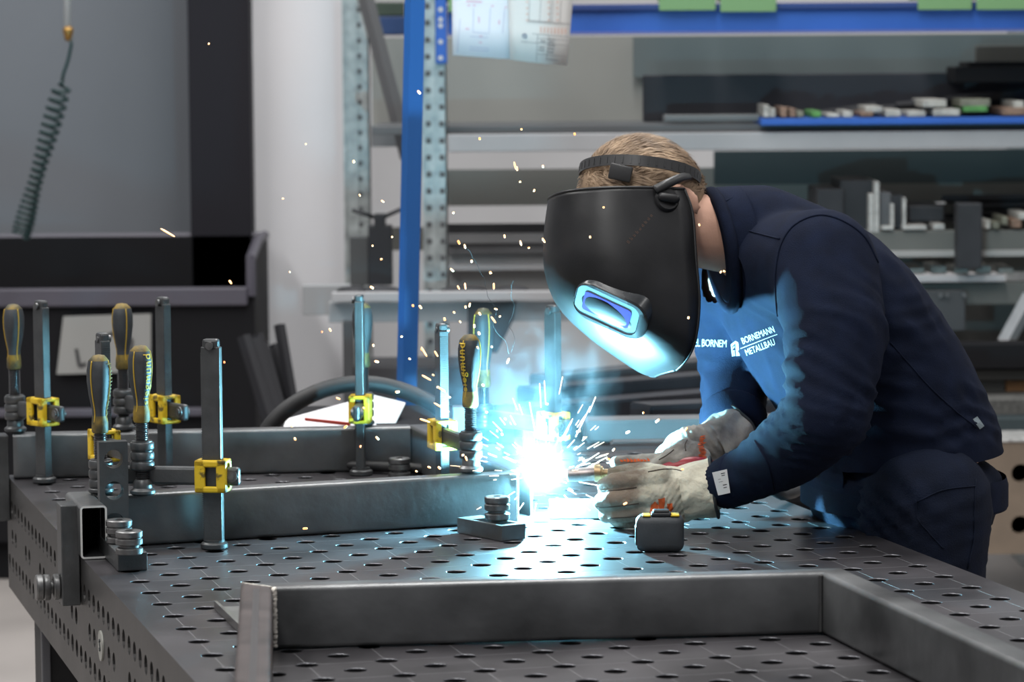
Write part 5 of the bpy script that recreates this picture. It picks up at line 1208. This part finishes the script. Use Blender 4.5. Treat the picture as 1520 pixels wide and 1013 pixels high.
# ---- left and middle shelf ----
bobj('shelf_beam', 'pale flat beam end projecting left of the rack, middle height', 'rack beam', 449, 520, 424, 468, 9.2, .06, mat('pier_grey_beam', (.27, .28, .29), .6), .002)
bobj('shelf_beam', 'white-edged shelf beam crossing behind the blue post', 'rack beam', 492, 840, 434, 447, 9.0, .05, mat('pale_beam_paint', (.36, .36, .37)), .002)
bobj('shelf_beam', 'grey shelf beam just under the white-edged one', 'rack beam', 488, 860, 448, 478, 9.05, .05, GREYB, .002)
for k, (x, w_) in enumerate([(524, 18), (565, 22), (690, 26), (760, 20)]):
    bm = nb(); c = V(x, 432, 9.1); ell(bm, c, (Vector((w_ * .0025, 0, 0)), Vector((0, .04, 0)), Vector((0, 0, .014))), 14, 8); tag(obj('metal_lump', bm, DARKST, None, True), 'small dark lump lying on the white-edged shelf beam', 'metal part', 'dark parts on the middle shelf')
# grey panel behind, dark shelf lines between the posts and the helmet
bobj('back_panel', 'grey panel behind the slotted post at helmet height', 'panel', 664, 1180, 331, 345, 9.9, .02, mat('dark_strip', (.07, .07, .075), .7), 0)
bobj('rack_beam', 'grey rack beam left of the helmet', 'rack beam', 664, 1180, 346, 360, 9.7, .05, mat('beam_mid', (.22, .22, .225), .6), .001); bobj('rack_beam', 'darker grey rack beam left of the helmet, under the upper one', 'rack beam', 664, 1180, 361, 375, 9.72, .05, mat('beam_low', (.12, .12, .125), .6), .001)
bobj('back_panel', 'light grey panel left of the helmet lens', 'panel', 664, 1180, 375, 392, 9.75, .02, mat('panel_mid', (.28, .28, .28), .7), 0); bobj('rack_beam', 'light rack beam left of the helmet lens', 'rack beam', 664, 1180, 392, 400, 9.7, .05, mat('pale_beam_paint', (.36, .36, .37)), .001); bobj('back_panel', 'grey panel just above the middle shelf', 'panel', 664, 1180, 400, 432, 9.75, .02, mat('panel_low', (.22, .22, .22), .7), 0)
# Y-shaped black stand between the posts
def ystand():
    o = thing('y_shaped_arm', 'black post with a Y-shaped top between the rack posts', 'rack arm', (0, 0, 0)); D = 9.6
    m_ = mat('black_arm_paint', (.022, .025, .030), .5, .2)
    obj('post', pb(547, 582, 335, 424, D, .06, .003), m_, o); obj('neck', pb(555, 572, 318, 338, D, .05, .003), m_, o)
    bm = nb(); tube(bm, [V(523, 312, D), V(560, 324, D + .02)], .0065, 6); tube(bm, [V(566, 324, D + .02), V(604, 307, D)], .0065, 6); obj('fork', bm, m_, o, True)
ystand()
bobj('steel_profile', 'dark grey channel left of the Y-shaped stand', 'steel profile', 519, 547, 352, 424, 9.62, .05, mat('mid_dark_profile', (.07, .075, .078), .5, .2), .002)
bobj('back_panel', 'dark grey panel behind the Y-shaped stand', 'panel', 552, 628, 338, 372, 10.2, .02, mat('dim_panel', (.10, .10, .092)), 0)
# lower middle: dark gusset, dark machine foot
bm = nb(); D = 9.03; f = bm.faces.new([bm.verts.new(V(x, y, D)) for x, y in ((694, 448), (766, 448), (762, 476), (738, 524), (694, 524))]); r = bmesh.ops.extrude_face_region(bm, geom=[f]); [setattr(v, 'co', v.co + Vector((0, .02, 0))) for v in r['geom'] if isinstance(v, bmesh.types.BMVert)]; tag(obj('dark_gusset', bm, mat('dark_gusset_paint', (.035, .037, .042), .6)), 'dark gusset plate under the middle shelf beam', 'bracket')
bobj('dark_upright', 'dark vertical upright left of the middle clamp', 'rack leg', 511, 526, 478, 900, 9.0, .05, mat('leg_dark', (.05, .052, .055), .6), .002)
bobj('dark_cabinet', 'low dark cabinet behind the curved hose', 'cabinet', 526, 690, 545, 900, 9.1, .3, mat('dark_cabinet_paint', (.045, .045, .05), .6), .004)
# bundle of dark square tubes behind the weld
def long_tube(label, x0, y0, x1, y1, h, D0, D1, m_, name='square_tube', grp=None):
    a, b = V(x0, y0, D0), V(x1, y1, D1); bm = nb(); d = (b - a).normalized(); s = Vector((d.y, -d.x, 0)).normalized(); z = Vector((0, 0, 1)); rs = []
    for p in (a, b): rs.append([bm.verts.new(p + s * i * .045 + z * (j - h / 2)) for i, j in ((-1, 0), (-1, h), (1, h), (1, 0))] if True else None)
    bridge(bm, *rs); bm.faces.new(rs[0]); bm.faces.new(rs[1][::-1]); bmesh.ops.bevel(bm, geom=bm.edges[:], offset=.004, segments=2, affect='EDGES')
    return tag(obj(name, bm, m_), label, 'steel tube', grp)
DT = mat('dark_tube_steel', (.04, .042, .05), .42, .5, .3, 6); DT2 = mat('grey_tube_steel', (.10, .105, .115), .4, .6, .3, 6)
h_ = .045
long_tube('uppermost dark tube of the bundle behind the weld', 800, 568, 1170, 530, .032, 7.55, 7.9, DT2); long_tube('second dark tube of the bundle behind the weld', 780, 590, 1180, 557, .045, 7.35, 7.7, DT)
long_tube('third dark tube of the bundle behind the weld', 760, 618, 1200, 582, .045, 7.2, 7.55, DT); long_tube('lowest dark tube of the bundle, ending under the far glove', 950, 612, 1200, 600, .035, 7.0, 7.2, DT)
long_tube('wide teal-lit square tube behind the far glove', 868, 638, 1250, 632, .045, 6.75, 6.78, mat('plain_tube_steel', (.16, .17, .18), .45, .4, .2, 6)); long_tube('lower teal-lit tube behind the far glove', 905, 664, 1250, 660, .030, 6.70, 6.72, mat('plain_tube_steel', (.16, .17, .18)))
long_tube('dark tube lowest of all behind the far glove', 780, 680, 1250, 676, .035, 6.6, 6.62, DT)
# support trestle carrying the bundle
bm = nb(); zt = V(1000, 695, 6.7).z
box(bm, .05, .75, 6.52, 7.95, zt - .05, zt - .0005, .003); 
for x, y in ((.08, 6.55), (.66, 6.55), (.08, 7.85), (.66, 7.85)): box(bm, x, x + .05, y, y + .05, 0, zt - .05)
tag(obj('material_trestle', bm, CONT), 'dark trestle behind the table carrying the tube bundle', 'trestle')
# curved black hose over the back tube
bm = nb(); P_ = [V(380, 670, 6.20), V(405, 628, 6.2), V(440, 598, 6.2), (V(490, 576, 6.2)), V(545, 570, 6.2), V(600, 581, 6.2), V(650, 606, 6.18), V(690, 650, 6.15), V(720, 700, 6.1)]
o = obj('black_hose', None or (lambda: (tube(bm, cat_rom(P_, 8), .0155, 16), bm)[1])(), RUB, None, True); tag(o, 'thick curved black extraction hose arching behind the rear tube', 'hose')
# papers lying behind
z_ = .85
for k, (pts, c, lab) in enumerate([(((425, 622), (520, 596), (560, 632), (420, 636)), (.70, .69, .72), 'white paper sheet left in the pile behind the rear tube'), (((552, 586), (602, 598), (585, 632), (545, 634)), (.68, .68, .68), 'white paper sheet right in the pile behind the rear tube')]):
    bm = nb(); f = bm.faces.new([bm.verts.new(V(x, y, 6.34 + .03 * k + (632 - y) * .0035)) for x, y in pts]); r = bmesh.ops.extrude_face_region(bm, geom=[f]); [setattr(v, 'co', v.co + Vector((0, .002, -.002))) for v in r['geom'] if isinstance(v, bmesh.types.BMVert)]; tag(obj('paper_sheet', bm, mat('paper_white_%d' % k, c, .8)), lab, 'paper')
bm = nb(); f = bm.faces.new([bm.verts.new(V(x, y, 6.30)) for x, y in ((452, 621), (520, 628), (520, 633), (452, 625))]); r = bmesh.ops.extrude_face_region(bm, geom=[f]); [setattr(v, 'co', v.co + Vector((0, .01, 0))) for v in r['geom'] if isinstance(v, bmesh.types.BMVert)]; tag(obj('red_folder', bm, mat('red_folder', (.45, .05, .03), .6)), 'narrow red folder edge in the paper pile', 'folder')
bm = nb(); box(bm, V(400, 0, 6.3).x, V(760, 0, 6.3).x, 6.28, 6.7, V(0, 640, 6.3).z - .03, V(0, 640, 6.3).z, .003)
for x in (V(405, 0, 6.3).x, V(740, 0, 6.3).x):
    for y in (6.3, 6.64): box(bm, x, x + .04, y, y + .04, 0, V(0, 640, 6.3).z - .02)
tag(obj('side_bench', bm, CONT), 'narrow dark bench behind the table holding the papers', 'bench')

a = V(1570, 400, 9.5).x; bm = nb(); box(bm, a, a + .05, 9.25, 10.5, 0, 2.2, .003); tag(obj('rack_end', bm, GALV), 'galvanised end frame of the rack beyond the right picture edge', 'rack frame')
a = V(1112, 400, 9.7).x; bm = nb(); box(bm, a, a + .06, 9.0, 10.0, 0, V(1100, 335, 9.6).z, .003); tag(obj('rack_end', bm, GALV), 'galvanised middle frame of the rack hidden behind the welder', 'rack frame')
# ---------------- arc, sparks, smoke ----------------
AP = VZ(806, 704, .85 + .076)
arc_m = mat('arc_plasma', (1, 1, 1), .5, emis=(.27, .77, 1.0), estr=1)
bm = nb(); bmesh.ops.create_icosphere(bm, subdivisions=2, radius=.010)
o = obj('welding_arc', bm, arc_m, None, True); o.location = AP; tag(o, 'blinding blue-white welding arc at the tube corner', 'arc')
A_ = 4 * pi * .010 ** 2
MATS['arc_plasma'].node_tree.nodes['Principled BSDF'].inputs['Emission Strength'].default_value = ARC_POWER / (A_ * pi) / 4
SP = [mat('spark_white', (1, .8, .5), emis=(1, .46, .17), estr=2.3), mat('spark_orange', (1, .5, .2), emis=(1, .40, .12), estr=1.8), mat('spark_red', (1, .3, .1), emis=(1, .22, .08), estr=2.2)]
sparks = [(310,65,2,0),(774,192,2,1),(853,199,3,1),(712,206,3,1),(525,240,3,0),(534,290,3,0),(568,299,4,0),(420,295,1.5,0),(342,419,5,0),(622,137,5,0),(454,214,1,0),(806,247,3,0),(673,316,2,0),(858,323,3,1),(896,308,2,1),(1038,334,3,0),(1070,404,3,0),(1026,410,4,1),(1022,472,3,0),
 (553,365,2,0),(566,385,2,0),(582,352,2,0),(681,360,5,1),(690,366,5,0),(749,351,4,0),(807,357,6,0),(785,368,1.5,1),(728,405,3,1),(552,427,5,0),(613,454,3,1),(624,456,5,0),(691,456,3,0),(712,466,4,0),(660,474,4,0),(671,401,5,0),(683,478,3,0),(697,453,5,0),(700,388,3,0),(736,459,4,0),(434,632,4,0),(438,652,4,0),(453,785,6,1),(264,868,2.5,1),(266,896,2,2),
 (559,537,5,0),(560,651,5,0),(513,634,5,1),(502,592,5,0),(590,582,5,0),(490,490,4,0),(554,513,3,0),(430,404,1,0),(478,493,1.5,2),(596,500,2,0),(608,533,3,0),(626,519,3,1),(674,464,3,0),(711,495,4,0),(709,516,3,0),(704,484,4,0),(717,572,3,0),(730,515,2,0),(742,470,2,0),(750,622,3,0),(738,640,3,0),(722,612,3,0),(745,645,3,1),(784,682,2,0),
 (637,694,4,0),(652,695,4,0),(664,708,5,0),(692,681,6,0),(687,676,3,0),(543,738,3,1),(535,663,2,2),(618,700,2,0),(681,771,3,1),(791,822,1.5,1),(715,796,1.5,1),(713,759,1.5,1),(333,538,2,2),(1282,840,6,2),(932,642,5,0),(955,613,2,1),(976,625,6,0),(1018,638,6,0),(860,640,3,0),(868,650,4,0),(911,668,4,0),(903,682,4,1),(857,641,2,1),(812,600,2,1),(876,352,3,0),(878,380,3,0),(1051,505,1.5,0),(1013,697,3,1),(928,748,5,0),(1105,822,1,1),(793,283,3,0),(643,557,3,0),(650,575,3,0),(667,590,3,0),(540,606,3,0),(1075,403,2,0),(772,270,2,0)]
bm = nb(); seg(bm, (0, 0, -.5), (0, 0, .5), .5, .5, 8, 3)
pm = bpy.data.meshes.new('spark'); bm.to_mesh(pm); bm.free(); pm.polygons.foreach_set('use_smooth', [True] * len(pm.polygons))
pms = []
for s_ in SP: q = pm.copy(); q.materials.append(s_); pms.append(q)
rs_ = random.Random(11)
def spark(x, y, length, kind, Dp, ang=None, wid=None):
    P = V(x, y, Dp); k = Dp / FPX; lw = (wid or rs_.uniform(2.5, 3.8)) * k; ll = max(length * 1.4, 2.5) * k
    o = bpy.data.objects.new('spark', pms[kind]); COL.objects.link(o); o.location = P
    if ang is None:
        v = P - AP; ang = atan2(v.z, v.x) + rs_.gauss(0, .5)
    d = Vector((cos(ang), rs_.gauss(0, .25), sin(ang))); o.rotation_mode = 'QUATERNION'; o.rotation_quaternion = d.to_track_quat('Z', 'Y')
    o.scale = (lw, lw, ll / 2)
    tag(o, 'glowing orange spark flung from the welding arc', 'spark', 'sparks from the weld')
for x, y, l_, k in sparks: spark(x, y, l_, k, AP.y + rs_.uniform(-.35, .25))
for x0, y0, x1, y1 in [(237, 339, 261, 352), (763, 240, 766, 252), (767, 247, 768, 254), (626, 557, 640, 565), (648, 573, 662, 583), (643, 598, 668, 612), (623, 622, 638, 627), (625, 515, 634, 530), (645, 521, 650, 530), (733, 420, 733, 430), (690, 420, 691, 430), (729, 470, 736, 480), (679, 424, 682, 430), (693, 513, 700, 522), (772, 357, 774, 365), (752, 540, 756, 532), (1282, 836, 1282, 844), (448, 810, 449, 816), (304, 812, 306, 800), (188, 806, 190, 793)]:
    an = atan2(-(y1 - y0), x1 - x0); L_ = math.hypot(x1 - x0, y1 - y0); spark((x0 + x1) / 2, (y0 + y1) / 2, L_ * .72, 0, AP.y + rs_.uniform(-.3, .1), an, 2.9)
# fan of incandescent drops close to the arc
bm = nb(); rf = random.Random(21)
for k in range(110):
    a = rf.uniform(-.25 * pi, 1.22 * pi) if k % 5 else rf.uniform(0, 2 * pi); r0 = rf.uniform(.034, .11) * (1 if k % 3 else 1.35); ln = rf.uniform(.004, .022); el = rf.uniform(-.9, .5)
    d = Vector((cos(a) * cos(el), sin(el) * .9, sin(a) * cos(el) + .05)).normalized(); P = AP + d * r0
    if P.z < .855: continue
    seg(bm, P, P + d * ln, rf.uniform(.0005, .0011), .0005, 6, 2)
for x0, y0, x1, y1 in [(855, 695, 889, 673), (866, 698, 901, 679), (884, 590, 875, 612), (832, 655, 850, 622), (855, 648, 876, 604), (786, 598, 796, 650), (801, 570, 803, 605), (808, 566, 810, 600), (835, 560, 830, 585), (762, 706, 740, 713), (893, 722, 860, 716), (872, 700, 858, 705)]:
    a, b = V(x0, y0, AP.y), V(x1, y1, AP.y); seg(bm, a, b, .0009, .0006, 6, 2)
o = obj('spark_spray', bm, mat('spark_hot', (1, .9, .7), emis=(1, .64, .36), estr=1.9)); tag(o, 'dense fan of white-hot spatter right around the arc', 'spark spray'); o['kind'] = 'stuff'
# smoke: a soft plume rising from the arc
def smoke(name, label, c, rad, dens, col, nscale, thr, stretch=(1, 1, 1), fall=1.5, aniso=.2, dist=1.2):
    bm = nb(); bmesh.ops.create_icosphere(bm, subdivisions=3, radius=1)
    m = bpy.data.materials.new(name); m.use_nodes = True; nt = m.node_tree; N = nt.nodes; L = nt.links
    for n in list(N): N.remove(n)
    out = N.new('ShaderNodeOutputMaterial'); vs = N.new('ShaderNodeVolumeScatter'); vs.inputs['Color'].default_value = (*col, 1); vs.inputs['Anisotropy'].default_value = aniso
    tc = N.new('ShaderNodeTexCoord'); ln = N.new('ShaderNodeVectorMath'); ln.operation = 'LENGTH'; L.new(tc.outputs['Object'], ln.inputs[0])
    mr = N.new('ShaderNodeMapRange'); mr.inputs[1].default_value = 1; mr.inputs[2].default_value = 0; L.new(ln.outputs['Value'], mr.inputs[0])
    pw = N.new('ShaderNodeMath'); pw.operation = 'POWER'; pw.inputs[1].default_value = fall; L.new(mr.outputs[0], pw.inputs[0])
    last = pw
    if nscale:
        mp = N.new('ShaderNodeMapping'); mp.inputs['Scale'].default_value = stretch; L.new(tc.outputs['Object'], mp.inputs[0])
        nz = N.new('ShaderNodeTexNoise'); nz.inputs['Scale'].default_value = nscale; nz.inputs['Detail'].default_value = 5; nz.inputs['Distortion'].default_value = dist; L.new(mp.outputs[0], nz.inputs[0])
        r2 = N.new('ShaderNodeMapRange'); r2.inputs[1].default_value = thr; r2.inputs[2].default_value = thr + .22; L.new(nz.outputs[0], r2.inputs[0])
        mu = N.new('ShaderNodeMath'); mu.operation = 'MULTIPLY'; L.new(pw.outputs[0], mu.inputs[0]); L.new(r2.outputs[0], mu.inputs[1]); last = mu
    m2 = N.new('ShaderNodeMath'); m2.operation = 'MULTIPLY'; m2.inputs[1].default_value = dens; L.new(last.outputs[0], m2.inputs[0]); L.new(m2.outputs[0], vs.inputs['Density']); L.new(vs.outputs[0], out.inputs['Volume'])
    o = obj(name, bm, m, None, True); o.location = c; o.scale = rad; tag(o, label, 'smoke'); o['kind'] = 'stuff'; return o
smoke('arc_glow_haze', 'haze volume added for the glow around the arc', AP + Vector((0, .005, .012)), (.125, .11, .125), .3, (1, .95, .97), 0, 0, fall=3.0)  # added scattering volume standing in for the bloom of the arc
smoke('welding_smoke', 'blue-white smoke curling up from the weld', AP + Vector((-.005, .05, .135)), (.14, .11, .145), 2.6, (.85, .92, 1), 2.6, .50, (1, 1, .8), 1.0)
smoke('drifting_smoke', 'thin smoke drifting left of the weld', AP + Vector((-.085, .06, .11)), (.17, .12, .16), 1.0, (.55, .8, 1), 1.6, .42, (1, 1, 1), 1.2)

for k, (pts, lab) in enumerate([([(690, 366), (706, 388), (716, 410), (724, 438), (738, 462), (732, 482), (748, 505), (756, 528)], 'thin wiggly smoke thread rising left of the arc'), ([(762, 416), (758, 440), (763, 460), (756, 482), (764, 500), (760, 520)], 'faint smoke thread rising above the arc')]):
    bm = nb(); q = cat_rom([V(x, y, AP.y + .02 + .01 * sin(i)) for i, (x, y) in enumerate(pts)], 8); q = [p + Vector((noise.noise(p * 60), 0, noise.noise(p * 70 + Vector((5, 0, 0))))) * .004 for p in q]
    tube(bm, q, .0003, 5); o = obj('smoke_thread', bm, mat('smoke_thread_white', (.06, .07, .075), .9), None, True); tag(o, lab, 'smoke'); o['kind'] = 'stuff'
